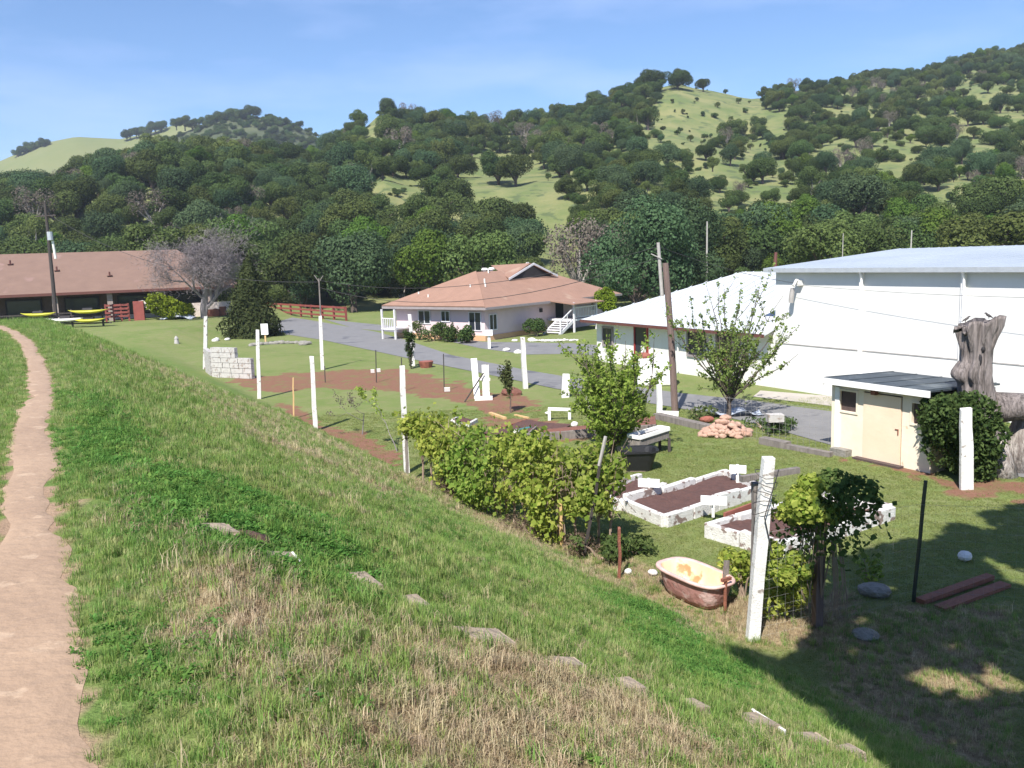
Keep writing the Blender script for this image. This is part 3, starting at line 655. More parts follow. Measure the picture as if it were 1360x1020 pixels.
def opening(o, a0, a1, z0, z1, name, fr, gl, parent, off=.0):
    f = MB(); t_ = .1
    for (x0, x1, y0, y1) in ((a0, a0+t_, z0, z1), (a1-t_, a1, z0, z1), (a0+t_, a1-t_, z1-t_, z1), (a0+t_, a1-t_, z0, z0+t_)): f.box(W((x0+x1)/2, -.04, (y0+y1)/2, o), (x1-x0, .08, y1-y0), wd)
    fo = f.build(name, fr, parent); g = MB(); g.box(W((a0+a1)/2, -.02, (z0+z1)/2, o), (a1-a0-.2, .03, z1-z0-.2), wd); g.build('pane', gl, fo); return fo
dr_ = opening(gc, -9.75, -8.6, .25, 2.25, 'door', 'door_red', 'glass_dark', wing)
b = MB(); b.box(W(-8.95, -.07, .75), (.35, .05, .8), wd); b.build('door_notice', 'white_paint', dr_)
opening(gc, -5.6, -4.3, .9, 2.2, 'window', 'fascia', 'glass_dark', wing); opening(gc, -3.6, -2.4, .9, 2.2, 'window', 'fascia', 'glass_dark', wing)
opening(gc, -12.6, -11.6, .9, 2.0, 'window', 'fascia', 'glass_dark', wing)
b = MB(); b.tube([W(-6.2, -.1, 2.3), W(-6.2, -.1, .1)], .04, 8); b.build('downpipe', 'white_paint', wing)
b = MB(); b.box(W(-2.7, -.2, 1.0), (.45, .3, .75), wd); one(b, 'gas_bottle_cabinet', 'red_paint', W(-2.7, -.2, .6), 'small red box on the wing wall behind the sparse apple tree', 'box')

# ------------------------------------------------------------------ pink house
pc0 = np.array([-1.8, 62.2, 0]); pl = unit([-.78, .63, 0]); pr = unit([.63, .78, 0])
def PK(l, r_, z): return pc0+pl*l+pr*r_+np.array([0, 0, z])
ph = thing('pink_house', pc0, 'pale pink house with a salmon hip roof, white steps and a small gablet', 'building'); LL = 9.1; LR = 16.8; EP = 2.35; RP = 4.75
b = MB(); b.prism([PK(0, 0, 0), PK(0, LR, 0), PK(LL, LR, 0), PK(LL, 0, 0)], 0, EP+.1); b.build('wall', 'pink_wall', ph)
b = MB(); b.prism([PK(-.05, -.05, 0), PK(-.05, 7.4, 0), PK(0.02, 7.4, 0), PK(0.02, 0.02, 0), PK(LL, .02, 0), PK(LL, -.05, 0)], 0, .38); b.build('foundation', 'brick_tan', ph)
mat('shingle_salmon', (.30, .175, .125), .9, (.245, .142, .10), 1.2, 8, .4, 25, spots=((.33, .22, .16), .5, .64))
mat('shingle_brown', (.2, .125, .093), .9, (.165, .102, .077), .8, 8, .4, 25, spots=((.225, .14, .115), .4, .6))
ov = .75
c00, c01, c11, c10 = PK(-ov, -ov, EP), PK(-ov, LR+ov, EP), PK(LL+ov, LR+ov, EP), PK(LL+ov, -ov, EP); h0, h1 = PK(LL/2, LL/2, RP), PK(LL/2, LR-LL/2, RP)
b = MB(); b.slab([c10, c00, h0][::-1], .1); b.slab([c00, c01, h1, h0], .1); b.slab([c01, c11, h1], .1); b.slab([c11, c10, h0, h1], .1)
b.v = [(x, y, z+.1) for x, y, z in b.v]
# make sure slabs hang below the planes
rf = b.build('roof', 'shingle_salmon', ph)
b = MB()
for p, q in ((c10, c00), (c00, c01), (c01, c11)): b.beam(p+[0, 0, .02], q+[0, 0, .02], .05, .18)
b.build('fascia', 'fascia', rf)
# gablet
gm = 3.1; zc = EP+(RP-EP)*(gm+ov)/(LL/2+ov)+.1
gq = [PK(gm, 6.7, zc), PK(gm, 12.6, zc), PK(gm, 9.65, zc+1.05)]; gb = PK(gm+4.2, 9.65, zc+1.0)
b = MB(); b.slab([gq[2]+[0, 0, .05], gq[0]-pl*.3-pr*.3, gb][::1], .08); b.slab([gq[1]-pl*.3+pr*.3, gq[2]+[0, 0, .05], gb], .08); b.build('gablet_roof', 'shingle_salmon', rf)
b = MB(); b.beam(gq[0]-pl*.35-pr*.35, gq[2]-pl*.35+[0, 0, .06], .06, .16); b.beam(gq[2]-pl*.35+[0, 0, .06], gq[1]-pl*.35+pr*.35, .06, .16); b.build('gablet_trim', 'trim_white', rf)
b = MB(); b.add(gq+[g_+pl*.1 for g_ in gq], [(0, 1, 2), (5, 4, 3), (0, 3, 4, 1)]); b.build('gablet_louvre', 'dark', rf)
for (l, r_, h) in ((3.0, 2.0, .35), (2.2, 2.8, .3), (2.6, 3.2, .45), (6, .5, .35), (4.3, 5.7, .4), (7.5, 1.0, .3)):
    z0 = EP+(RP-EP)*(min(l, r_)+ov)/(LL/2+ov)+.05; b = MB(); b.tube([PK(l, r_, z0), PK(l, r_, z0+h)], .06, 8); b.build('vent_pipe', 'vent_white', rf)
for (l, r_) in ((5.2, 6.3), (5.9, 8.0)):
    b = MB(); b.tube([PK(l, r_, 4.6), PK(l, r_, 4.95), PK(l, r_, 4.96), PK(l, r_, 5.12)], [.14, .14, .28, .2], 10); b.build('roof_ventilator', 'vent_white', rf)
b = MB(); b.tube([PK(3.9, 10.1, 4.6), PK(3.9, 10.1, 5.4)], .03, 6); b.box(PK(3.8, 10.2, 5.3), (.3, .05, .3), pr); b.build('aerial', 'vent_white', rf)
def pwin(face, a, z0, z1, w_, cur=True):
    f = MB(); g = MB()
    if face == 'l': cc = lambda t, off, z: PK(t, -off, z); dd = pl
    else: cc = lambda t, off, z: PK(-off, t, z); dd = pr
    for (x0, x1, y0, y1) in ((-w_/2, -w_/2+.07, z0, z1), (w_/2-.07, w_/2, z0, z1), (-w_/2+.07, w_/2-.07, z1-.07, z1), (-w_/2+.07, w_/2-.07, z0, z0+.07), (-.03, .03, z0+.07, z1-.07)): f.box(cc(a+(x0+x1)/2, .03, (y0+y1)/2), (x1-x0, .06, y1-y0), dd)
    fo = f.build('window', 'trim_white', ph); g.box(cc(a, .015, (z0+z1)/2), (w_-.14, .02, z1-z0-.14), dd); g.build('pane', 'glass_dark', fo)
pwin('l', 6.0, 1.1, 2.15, 1.3); pwin('l', 3.8, 1.3, 2.15, .9); pwin('l', .9, .7, 2.1, 1.2); pwin('r', .9, .7, 1.9, .9); pwin('r', 14.2, 1.2, 2.0, 1.1)
b = MB(); b.box(PK(-.06, 6.7, 1.75), (.3, .1, .3), pr); b.build('wall_lamp', 'dark', ph)
# porch on the right facade
po = MB(); po.box(PK(-1.3, 9.2, .95), (3.2, 2.5, .14), pr); pch = po.build('porch', 'trim_white', ph)
b = MB()
for r_ in (7.65, 10.75): 
    for l in (-2.5, ): b.box(PK(l, r_, 1.15), (.13, .13, 2.3), pr)
b.build('porch_post', 'trim_white', pch)
b = MB(); b.beam(PK(-2.5, 7.7, 1.9), PK(-2.5, 10.7, 1.9), .08, .09); b.beam(PK(-2.5, 7.7, 1.15), PK(-2.5, 10.7, 1.15), .06, .06)
b.beam(PK(-.1, 10.75, 1.9), PK(-2.44, 10.75, 1.9), .08, .09)
for r_ in np.arange(7.85, 10.7, .22): b.box(PK(-2.5, r_, 1.52), (.05, .05, .68), pr)
b.build('railing', 'trim_white', pch)
b = MB()
for k in range(6): b.box(PK(-1.7, 7.5-.3*(k), .88-.15*k), (.34, 1.5, .06), pr)
b.beam(PK(-2.45, 7.6, .9), PK(-2.45, 5.7, -.05), .06, .24); b.beam(PK(-.95, 7.6, .9), PK(-.95, 5.7, -.05), .06, .24)
b.beam(PK(-2.45, 7.6, 1.85), PK(-2.45, 5.9, 1.0), .07, .08); b.box(PK(-2.45, 5.9, .5), (.1, .1, 1.05), pr); b.box(PK(-2.45, 6.8, .95), (.07, .07, 1.0), pr)
b.build('steps', 'trim_white', pch)
b = MB(); b.slab([PK(-.7, 7.0, EP+.12), PK(-3.0, 7.0, EP-.12), PK(-3.0, 11.2, EP-.12), PK(-.7, 11.2, EP+.12)], .08); b.build('porch_roof', 'shingle_salmon', pch)
b = MB(); b.box(PK(-.03, 9.2, 1.45), (1.0, .06, 1.9), pr); b.build('door', 'dark', ph)
# left end porch
b = MB(); b.box(PK(LL-.8, -.9, .8), (1.5, 1.6, .1), pl)
for l in (LL-1.5, LL-.1): b.box(PK(l, -1.6, 1.15), (.12, .12, 2.3), pl)
b.beam(PK(LL-1.5, -1.6, 1.6), PK(LL-.1, -1.6, 1.6), .06, .07)
for l in np.arange(LL-1.3, LL-.15, .2): b.box(PK(l, -1.6, 1.2), (.05, .05, .75), pl)
b.build('side_railing', 'trim_white', ph)

# ------------------------------------------------------------------ red brown house on the left
rb0 = np.array([-46.5, 84.5, 0]); rbe = np.array([-29.5, 91.5, 0]); rd = unit(rbe-rb0); rn = np.array([-rd[1], rd[0], 0])
def RB(a, n_, z): return rb0+rd*a+rn*n_+np.array([0, 0, z])
rh = thing('long_house', rb0, 'long low house with a red brown shingle roof and dark porch at the left', 'building')
ER = 3.95; RR = 8.0; LB = 17.5
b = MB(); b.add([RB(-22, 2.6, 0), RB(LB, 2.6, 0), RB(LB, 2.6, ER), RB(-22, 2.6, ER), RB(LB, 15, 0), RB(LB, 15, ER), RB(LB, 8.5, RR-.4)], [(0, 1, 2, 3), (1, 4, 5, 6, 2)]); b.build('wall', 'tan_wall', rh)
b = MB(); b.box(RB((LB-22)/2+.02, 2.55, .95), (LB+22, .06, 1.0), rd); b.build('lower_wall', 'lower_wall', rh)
b = MB(); b.slab([RB(-23, -.6, ER), RB(LB+2.3, -.6, ER), RB(LB-3.5, 8.5, RR), RB(-23, 8.5, RR)], .14); b.slab([RB(LB+2.3, -.6, ER), RB(LB+2.3, 17, ER), RB(LB-3.5, 8.5, RR)], .14)
b.slab([RB(-23, 17, ER), RB(-23, 8.5, RR), RB(LB-3.5, 8.5, RR), RB(LB+2.3, 17, ER)][::1], .14); rf = b.build('roof', 'shingle_brown', rh)
b = MB(); b.beam(RB(-23, -.66, ER-.1), RB(LB+2.3, -.66, ER-.1), .08, .26); b.build('fascia', 'brown_trim', rf)
for a, n_ in ((2.3, 4.2), (7.2, 2.6), (13, 3.6), (-2, 6)):
    z0 = ER+(RR-ER)*(n_+.6)/9.1; b = MB(); b.tube([RB(a, n_, z0-.05), RB(a, n_, z0+.45)], .09, 8); b.box(RB(a, n_, z0+.05), (.5, .5, .05), rd); b.build('vent_pipe', 'brown_trim', rf)
for a in (-18, -13, -8, -3, 2.2, 7.1, 12.0, 16.6): b = MB(); b.box(RB(a, 0, (ER-.2)/2), (.5, .4, ER-.2), rd); b.build('porch_post', 'porch_post', rh)
for a in (-5.5, -.8, 4.4, 9.3, 14.2):
    f = MB(); f.box(RB(a, 2.48, 2.4), (3.2, .1, 2.0), rd); fo = f.build('window', 'dark', rh); g = MB(); g.box(RB(a, 2.40, 2.4), (2.9, .05, 1.7), rd); g.build('pane', 'glass_dark', fo)
b = MB(); b.beam(RB(-22, -.3, 1.95), RB(3.5, -.3, 1.95), .1, .14); b.beam(RB(-22, -.3, 1.45), RB(3.5, -.3, 1.45), .1, .1); b.build('porch_rail', 'dark_wood', rh)
def HB(px, off):
    best = min(np.arange(-6, 24, .05), key=lambda a: abs(PX(RB(a, -off, 1.))[0, 0]-px)); p = RB(best, -off, 0); p[2] = float(gz(p[0], p[1])); return p
# end wall panels right of the bare tree
b = MB(); b.box(RB(16.6, -.9, 1.35), (3.8, .15, 2.0), rd); one(b, 'low_white_wall', 'lower_wall', RB(17.0, 1.2, 0), 'low whitish wall between the bare grey tree and the conifer', 'wall')

# ------------------------------------------------------------------ shed
sc0 = np.array([9.27, 24.77, 0])
def SH(a, b_, z): return sc0+wd*a+bk*b_+np.array([0, 0, z])
sh = thing('shed', sc0, 'small cream shed with a flat dark metal roof and a peach door', 'shed')
LS, DS, HS = 3.2, 2.6, 2.0
b = MB()
segs = [(0, .28, 0, HS), (.28, .86, 0, 1.28), (.28, .86, 1.86, HS), (.86, 1.1, 0, HS), (2.32, 2.62, 0, HS), (2.62, 3.02, 0, 1.25), (2.62, 3.02, 1.8, HS), (3.02, LS, 0, HS), (1.1, 2.32, 1.93, HS)]
for a0, a1, z0, z1 in segs: b.box(SH((a0+a1)/2, .05, (z0+z1)/2), (a1-a0, .1, z1-z0), wd)
b.box(SH(.05, DS/2+.05, HS/2), (DS-.1, .1, HS), bk); b.box(SH(LS-.05, DS/2+.05, HS/2), (DS-.1, .1, HS), bk); b.box(SH(LS/2, DS+.05, HS/2), (LS, .1, HS), wd)
b.build('wall', 'shed_wall', sh)
b = MB(); b.box(SH(1.71, -.012, .97), (1.18, .05, 1.86), wd); do = b.build('door', 'shed_door', sh)
b = MB(); b.box(SH(2.24, -.045, .95), (.03, .02, .16), wd); b.box(SH(2.2, -.05, 1.02), (.1, .02, .02), wd); b.build('latch', 'rust', do)
b = MB(); b.box(SH(1.71, .03, .97), (1.2, .02, 1.9), wd); b.build('door_jamb', 'shed_dark', sh)
for a0, a1, z0, z1 in ((.28, .86, 1.28, 1.86), (2.62, 3.02, 1.25, 1.8)):
    f = MB()
    for (x0, x1, y0, y1) in ((a0-.05, a0, z0-.05, z1+.05), (a1, a1+.05, z0-.05, z1+.05), (a0, a1, z1, z1+.05), (a0, a1, z0-.05, z0)): f.box(SH((x0+x1)/2, -.012, (y0+y1)/2), (x1-x0, .03, y1-y0), wd)
    fo = f.build('window', 'shed_wall', sh); g = MB(); g.box(SH((a0+a1)/2, .08, (z0+z1)/2), (a1-a0, .02, z1-z0), wd); g.build('opening_screen', 'shed_dark', fo)  # dark sheet in each opening stands in for the unlit shed inside
b = MB(); b.box(SH(.22, -.02, HS/2-.02), (.16, .04, HS-.04), wd); b.build('corner_board', 'white_paint', sh)
b = MB(); b.slab([SH(-.06, -.3, 2.24), SH(LS+.12, -.3, 2.24), SH(LS+.12, DS+.1, 2.12), SH(-.06, DS+.1, 2.12)], .05)
mat('shed_roof', (.06, .075, .085), .5, (.2, .22, .22), .9, 8, .5, 30, (1, 1, 1), (.52, .7), metal=.2)
rf = b.build('roof', 'shed_roof', sh)
b = MB()
for k in range(5): b.beam(SH(.02+k*.8, -.28, 2.247), SH(.02+k*.8, DS+.08, 2.127), .03, .02)
b.build('roof_rib', 'shed_roof', rf)
b = MB(); b.box(SH(LS/2+.03, -.32, 2.14), (LS+.2, .045, .17), wd); b.box(SH(-.08, 1.1, 2.1), (2.9, .045, .15), bk); b.build('fascia', 'white_paint', rf)
for a in (.15, 1.0, 2.45, 3.1): b = MB(); b.beam(SH(a, -.29, 2.1), SH(a, .1, 2.07), .07, .12); b.build('rafter', 'shed_dark', rf)
b = MB(); b.box(SH(1.55, -.15, 1.98), (.14, .14, .16), wd); b.build('lamp', 'rust', sh)
b = MB(); b.box(SH(1.7, -.15, .03), (1.5, .2, .06), wd); b.build('door_step', 'shed_dark', sh)
p = G(1118, 603); b = MB(); b.box(V3(p, .1)+np.array([0, -.1, 0]), (.55, .5, .2), wd); one(b, 'stone_block', 'rock_grey', p, 'flat grey stone block at the left corner of the cream shed', 'stone')

# ------------------------------------------------------------------ posts and poles
def rough_post(base, top, w_, h_, m, name, label, cat, group=None, up=(0, 1, 0), seed=0, rot=.3, n=5, extra=None):
    rng = np.random.default_rng(seed); base = np.array(base, float); top = np.array(top, float); b = MB(); d = top-base
    a = np.array([math.cos(rot), math.sin(rot), 0]); c = np.array([-math.sin(rot), math.cos(rot), 0]); rings = []
    base2 = base-np.array([0, 0, .25])
    for i in range(n+1):
        q = base2+(top-base2)*i/n+a*rng.uniform(-.012, .012); k = 1-.12*i/n+rng.uniform(-.04, .04)
        rings.append([q+a*w_/2*sx*k+c*h_/2*sy*k+np.array([0, 0, rng.uniform(-.03, .03) if i == n else 0]) for sx, sy in ((-1, -1), (1, -1), (1, 1), (-1, 1))])
    v = [p for r_ in rings for p in r_]; f = [(i*4+k, i*4+(k+1) % 4, i*4+4+(k+1) % 4, i*4+4+k) for i in range(n) for k in range(4)]+[(3, 2, 1, 0), (n*4, n*4+1, n*4+2, n*4+3)]
    b.add(v, f); return one(b, name, m, base, label, cat, group)
def px_post(x0, y0, x1, y1, w_, name='white_post', m='worn_white', label='', cat='post', h_=None, seed=0, rot=.2, group=None):
    w_ = w_*.84; h_ = h_*.84 if h_ else None; base = G(x0, y0); d = ray(x1, y1); t = base[1]/d[1]; top = np.array([t*d[0], base[1], EYE+t*d[2]])
    return rough_post(base, top, w_, h_ or w_, m, name, label, cat, group, seed=seed, rot=rot), base, top
GRP = 'white fence posts round the garden'
px_post(272, 490, 273, 420, .26, m='peel_white', label='greyish white post standing behind the stacked white block wall', seed=1, group=GRP)
px_post(344, 530, 342, 438, .20, label='white post just right of the stacked white block wall', seed=2, group=GRP)
px_post(419, 572, 414, 474, .20, label='white post standing at the levee foot in the left half of the red dirt', seed=3, group=GRP)
_, p425, t425 = px_post(428, 491, 425, 420, .24, label='white post with a thin dark pole fixed above it, on the far lawn', seed=4, group=GRP)
px_post(540, 628, 534, 487, .19, label='tall white post at the left end of the grape vines', seed=5, group=GRP)
px_post(549, 486, 544, 418, .24, label='white post beside the road behind the small columnar tree', seed=6, group=GRP)
px_post(698, 516, 694, 448, .25, label='white post at the road edge above the small vase shaped tree', seed=7, group=GRP)
px_post(876, 550, 875, 496, .2, label='short white post beside the brown utility pole', seed=8, group=GRP, m='white_paint')
px_post(875, 482, 873, 466, .2, label='small white post top beside the low white tank, behind the bushy green tree', seed=18, group=GRP, m='white_paint')
_, p1283, t1283 = px_post(1284, 650, 1283, 543, .36, h_=.12, label='broad white board post in front of the shrub by the shed', seed=9, rot=.0, group=GRP)
_, pL, tL = px_post(997, 850, 1020, 609, .225, h_=.18, label='tall leaning white post in the foreground wrapped with wire', seed=10, rot=.05, group=GRP)
b = MB(); q = G(876, 552); b.beam(q+[-.05, -.1, .1], q+[.65, -.25, .08], .2, .18); one(b, 'white_block', 'white_paint', q, 'white footing block at the base of the short white post by the brown pole', 'block')
b = MB(); b.tube([t425+[0, .12, -1.0], t425+[0.05, .12, 2.1]], [.05, .035], 6); b.tube([t425+[.05, .12, 1.9], t425+[.3, .12, 2.25]], .025, 5); b.tube([t425+[.05, .12, 1.9], t425+[-.2, .12, 2.3]], .025, 5)
one(b, 'thin_pole', 'grey_wood', t425, 'thin dark forked pole strapped to the back of a white post on the far lawn', 'pole')
# grey post, crossbar and brown vine stake by the leaning post
_, pg, tg = px_post(1001, 835, 1004, 640, .13, 'grey_post', 'grey_wood', 'weathered grey post right behind the leaning white post', seed=12)
b = MB(); dr0 = tL+np.array([-.35, .22, -.36]); b.beam(dr0, dr0+np.array([1.0, .35, .02]), .09, .09); cb = one(b, 'crossbar', 'grey_wood', dr0, 'grey wooden crossbar fixed near the top of the leaning white post', 'beam')
_, pv, tv = px_post(1084, 832, 1091, 688, .16, 'vine_stake', 'pole_wood', 'thick reddish brown stake carrying the leafy vine right of the leaning post', seed=13)
px_post(960, 800, 965, 745, .1, 'short_stake', 'grey_wood', 'short dark stake at the right end of the bathtub', seed=14)
pT = px_post(1212, 800, 1229, 640, .055, 'metal_stake', 'green_metal', 'dark green metal fence stake standing before the shaded corner', seed=15)
px_post(822, 768, 823, 702, .06, 'rusty_stake', 'rust', 'short rusty red stake left of the bathtub', seed=16)
px_post(746, 725, 744, 664, .07, 'wooden_stake', 'stake_wood', 'pale yellow wooden stake under the right end of the vines', seed=17)
px_post(390, 556, 389, 502, .07, 'wooden_stake', 'stake_wood', 'thin orange wooden stake between two white posts at the levee foot', seed=19)
px_post(962, 578, 962, 554, .1, 'wooden_stake', 'stake_wood', 'short yellow stake at the right side of the rock pile', seed=20)
px_post(664, 684, 663, 640, .05, 'wooden_stake', 'stake_wood', 'thin pale stake in the middle of the grape vines', seed=21)
px_post(772, 742, 803, 585, .06, 'leaning_stake', 'dark_wood', 'long dark stake leaning right at the end of the vines', seed=22)
b = MB(); dq = ray(803, 585); t0_ = (G(772, 742)[1]+.0)/dq[1]; tp = np.array([t0_*dq[0], t0_*dq[1], EYE+t0_*dq[2]]); b.tube([tp-[.12, 0, .5], tp+[0.02, 0, .08]], .035, 6); one(b, 'pale_pipe', 'pale_pole', tp, 'short pale pipe capping the long leaning dark stake', 'pipe')
px_post(541, 640, 539, 560, .1, 'grey_post', 'grey_wood', 'grey post directly behind the tall white post at the vine end', seed=23)
for i, (x0, y0, x1, y1) in enumerate([(590, 520, 589, 470), (535, 520, 533, 475), (500, 508, 499, 465), (432, 508, 431, 486)]):
    bb = G(x0, y0); d = ray(x1, y1); t = bb[1]/d[1]; tp = np.array([t*d[0], bb[1], EYE+t*d[2]]); b = MB(); b.tube([bb, tp], .025, 6)
    one(b, 'thin_stake', 'wire', bb, ['thin dark rod beside the small white sign in the dirt strip', 'thin dark rod behind the tall white vine post', 'thin dark rod at the back edge of the dirt strip', 'thin dark rod before the white post with the thin pole'][i], 'rod')
for x0, y0, lab in ((594, 521, 'small white sign plate lying at the right part of the dirt strip'), (495, 496, 'left of two small white tags at the back of the dirt strip'), (503, 495, 'right of two small white tags at the back of the dirt strip')):
    q = G(x0, y0); b = MB(); b.box(q+[0, 0, .13], (.26 if x0 > 550 else .2, .03, .2), (1, .1, 0), (0, -.3, 1)); one(b, 'small_sign', 'white_paint', q, lab, 'sign')
# brown utility pole
pp = G(897, 548); ptop = np.array([5.72, pp[1]-.1, 5.55]); b = MB(); b.tube([pp-[0, 0, .3], (pp+ptop)/2+[.03, 0, 0], ptop], [.13, .12, .11], 10); one(b, 'utility_pole', 'pole_wood', pp, 'thick brown utility pole stump beside the road in front of the white wing', 'pole')
b = MB(); q0 = ptop+np.array([-.1, .16, -1.2]); q1 = ptop+np.array([-.22, .2, .75]); b.tube([q0, q1], [.07, .06], 8); b.tube([ptop+np.array([-.1, .1, .15]), ptop+np.array([-.5, .1, .35])], .02, 5); one(b, 'thin_pole', 'pale_pole', q0, 'thin pale pole strapped to the top of the thick brown utility pole', 'pole')
# left pole with transformer
lp = G(72, 432); lp = np.array([-41.5, 79.0, 0]); d = ray(63, 305); t = lp[1]/d[1]; lt = np.array([t*d[0], lp[1], EYE+t*d[2]]); d2 = ray(72, 410); lb_ = np.array([lp[1]/d2[1]*d2[0], lp[1], 0])
up_ = thing('utility_pole', lb_, 'dark leaning utility pole with a pale transformer before the long house', 'pole')
b = MB(); b.tube([lb_, (lb_+lt)/2+[.05, 0, 0], lt+(lt-lb_)*.25], [.2, .17, .12], 8); b.build('mast', 'dark_wood', up_)
b = MB(); b.tube([lt+[.3, -.25, -.2], lt+[.3, -.25, -.95]], .24, 10); b.build('transformer', 'galv', up_)
b = MB(); b.tube([lt+[.4, -.1, -1.0], lt+[.5, -.1, -2.6]], .11, 8); b.build('conduit', 'vent_white', up_)
b = MB(); b.beam(lt+[-.9, 0, 1.2], lt+[.9, 0, 1.25], .12, .12); b.build('crossarm', 'dark_wood', up_)
for x, y0, y1, yv, m, w_ in ((202/2.55+860, 922/2.55, 750/2.55, 97, 'pale_pole', .2), (663/2.55+860, 345, 790/2.55, 92, 'pale_pole', .09), (895/2.55+860, 340, 780/2.55, 95, 'pale_pole', .16), (435/2.55+860, 352, 335, 47, 'brown_trim', .2)):
    d0 = ray(x, y1); d1 = ray(x, y0+20); q1 = np.array([yv*d0[0]/d0[1], yv, EYE+yv*d0[2]/d0[1]]); q0 = np.array([q1[0]-.1, yv, 0 if yv > 60 else 4.0]); b = MB(); b.tube([q0, q1], [w_*.7, w_*.4], 8)
    lab = {939: 'pale bare dead trunk rising behind the white metal roof', 1120: 'thin pale pole rising behind the blue metal roof', 1210: 'pale pole standing in the trees behind the right of the blue metal roof', 1030: 'short brown chimney pipe between the white and blue metal roofs'}[int(x)]
    one(b, 'pale_pole' if yv > 60 else 'chimney_pipe', m, q0, lab, 'pole' if yv > 60 else 'chimney')
def wire(a, b_, sag, lab, r_=.012, name='power_line', m='wire', n=14):
    r_ *= .65; a = np.array(a, float); b_ = np.array(b_, float); mb = MB(); mb.tube([a+(b_-a)*i/n-np.array([0, 0, sag*4*(i/n)*(1-i/n)]) for i in range(n+1)], r_, 4, False); return one(mb, name, m, a, lab, 'cable')
tip = ptop+np.array([-.2, .2, .6])
wire(t425+[.05, .12, 2.0], tip, .9, 'upper cable sagging from the thin pole to the brown pole across the pink roof', .018)
wire(t425+[.05, .12, 1.6], tip-[0, 0, .4], 1.2, 'lower cable sagging from the thin pole to the brown pole across the pink roof', .02)
wire(lt+[.5, 0, 1.2], t425+[.05, .12, 1.9], 1.6, 'cable crossing the red brown roof to the thin pole', .025)
wire(tip, W(1.35, -.3, 4.5), .15, 'cable from the brown pole to the bracket on the tall white hall', .014)
wire(W(1.35, -.35, 4.45), W(13.5, -.9, 4.2), .12, 'thin cable strung along the sunlit white wall of the hall', .01)

# ------------------------------------------------------------------ fences
def rail_fence(p0, p1, h, m, name, label, nposts, rails=3, pw=.16, rh_=.16):
    p0 = np.array(p0, float); p1 = np.array(p1, float); t = thing(name, p0, label, 'fence')
    for i in range(nposts):
        q = p0+(p1-p0)*i/(nposts-1); b = MB(); b.box(q+[0, 0, h/2], (pw, pw, h), unit(p1-p0)); b.build('post', m, t)
    d = unit(p1-p0); n_ = np.array([-d[1], d[0], 0])
    for k in range(rails): z = h*(.3+.62*k/max(1, rails-1)); b = MB(); b.beam(p0-n_*(pw/2+.03)*np.sign(n_[1])+[0, 0, z], p1-n_*(pw/2+.03)*np.sign(n_[1])+[0, 0, z], .05, rh_); b.build('rail', m, t)
rail_fence(G(350, 417), G(460, 426), 1.45, 'red_paint', 'rail_fence', 'red painted rail fence beyond the road right of the conifer', 9, 3, .18, .2)
rail_fence(HB(142, 2.2), HB(172, 2.2), 1.75, 'red_paint', 'rail_fence', 'short brownish red rail fence in front of the dark porch beside the kayaks', 4, 4, .16, .2)
b = MB(); q = HB(186, 2.0); b.box(q+[0, 0, .95], (1.0, .25, 1.9), (1, .1, 0)); one(b, 'gate_panel', 'red_paint', q, 'red wooden gate panel between the kayaks and the white ramp', 'gate')
b = MB(); q = HB(203, 2.2); b.slab([q+[-1.3, 0, 1.8], q+[1.3, 0, .3], q+[1.3, 1.0, .35], q+[-1.3, 1.0, 1.85]][::-1], .1); b.beam(q+[-1.3, 0, 1.8], q+[1.4, 0, .2], .1, .3); b.box(q+[-1.25, .3, .8], (.12, .12, 1.6)); one(b, 'ramp', 'lower_wall', q, 'sloping whitish ramp board in front of the porch beside the red gate', 'ramp')
# kayak rack
kr = G(105, 430); kr = np.array([-39.2, 79.0, 0])
kr[2] = float(gz(kr[0], kr[1])); kt = thing('kayak_rack', kr, 'dark wooden rack holding kayaks in front of the dark porch', 'rack')
for a in (-3.4, -.6, 2.2): b = MB(); b.box(kr+[a, 0, .8], (.14, .14, 1.7)); b.build('post', 'dark_wood', kt)
for z in (.35, 1.05): b = MB(); b.beam(kr+[-4.2, -.1, z], kr+[3.0, -.1, z-.02], .09, .12); b.build('rail', 'dark_wood', kt)
def kayak(c, L, w_, m, label, d=(1, .05, 0)):
    d = unit(d); n_ = np.array([-d[1], d[0], 0]); b = MB(); NS = 17; NR = 10; vs = []
    for i in range(NS):
        t = -1+2*i/(NS-1); k = max(.02, (1-abs(t)**2.2)); zz = .18*abs(t)**3
        for j in range(NR): an = 2*math.pi*j/NR; vs.append(np.array(c)+d*t*L/2+n_*math.cos(an)*w_/2*k+np.array([0, 0, zz+math.sin(an)*.19*k*(1 if math.sin(an) < 0 else .7)]))
    f = [(i*NR+j, (i+1)*NR+j, (i+1)*NR+(j+1) % NR, i*NR+(j+1) % NR) for i in range(NS-1) for j in range(NR)]+[tuple(range(NR)), tuple(range((NS-1)*NR+NR-1, (NS-1)*NR-1, -1))]
    b.add(vs, f); t_ = thing('kayak', c, label, 'kayak', 'kayaks on the rack'); b.build('hull', m, t_, smooth=True)
    b = MB(); b.tube([np.array(c)+d*.45+[0, 0, .13], np.array(c)-d*.45+[0, 0, .13]], [.2, .2], 10); b.build('cockpit', 'dark', t_)
kayak(kr+[-3.3, -.55, 1.3], 3.2, .8, 'kayak_yellow', 'yellow kayak at the left end of the rack, half hidden by the grassy levee')
kayak(kr+[1.2, -.55, 1.42], 3.6, 1.2, 'kayak_yellow', 'upper right yellow kayak on the rack beside the red fence')
kayak(kr+[1.2, -.55, .62], 3.0, .8, 'kayak_yellow', 'lower right yellow kayak under the other yellow one on the rack')
kayak(kr+[-.9, -.55, .75], 3.6, .8, 'kayak_white', 'white kayak in the middle of the rack')
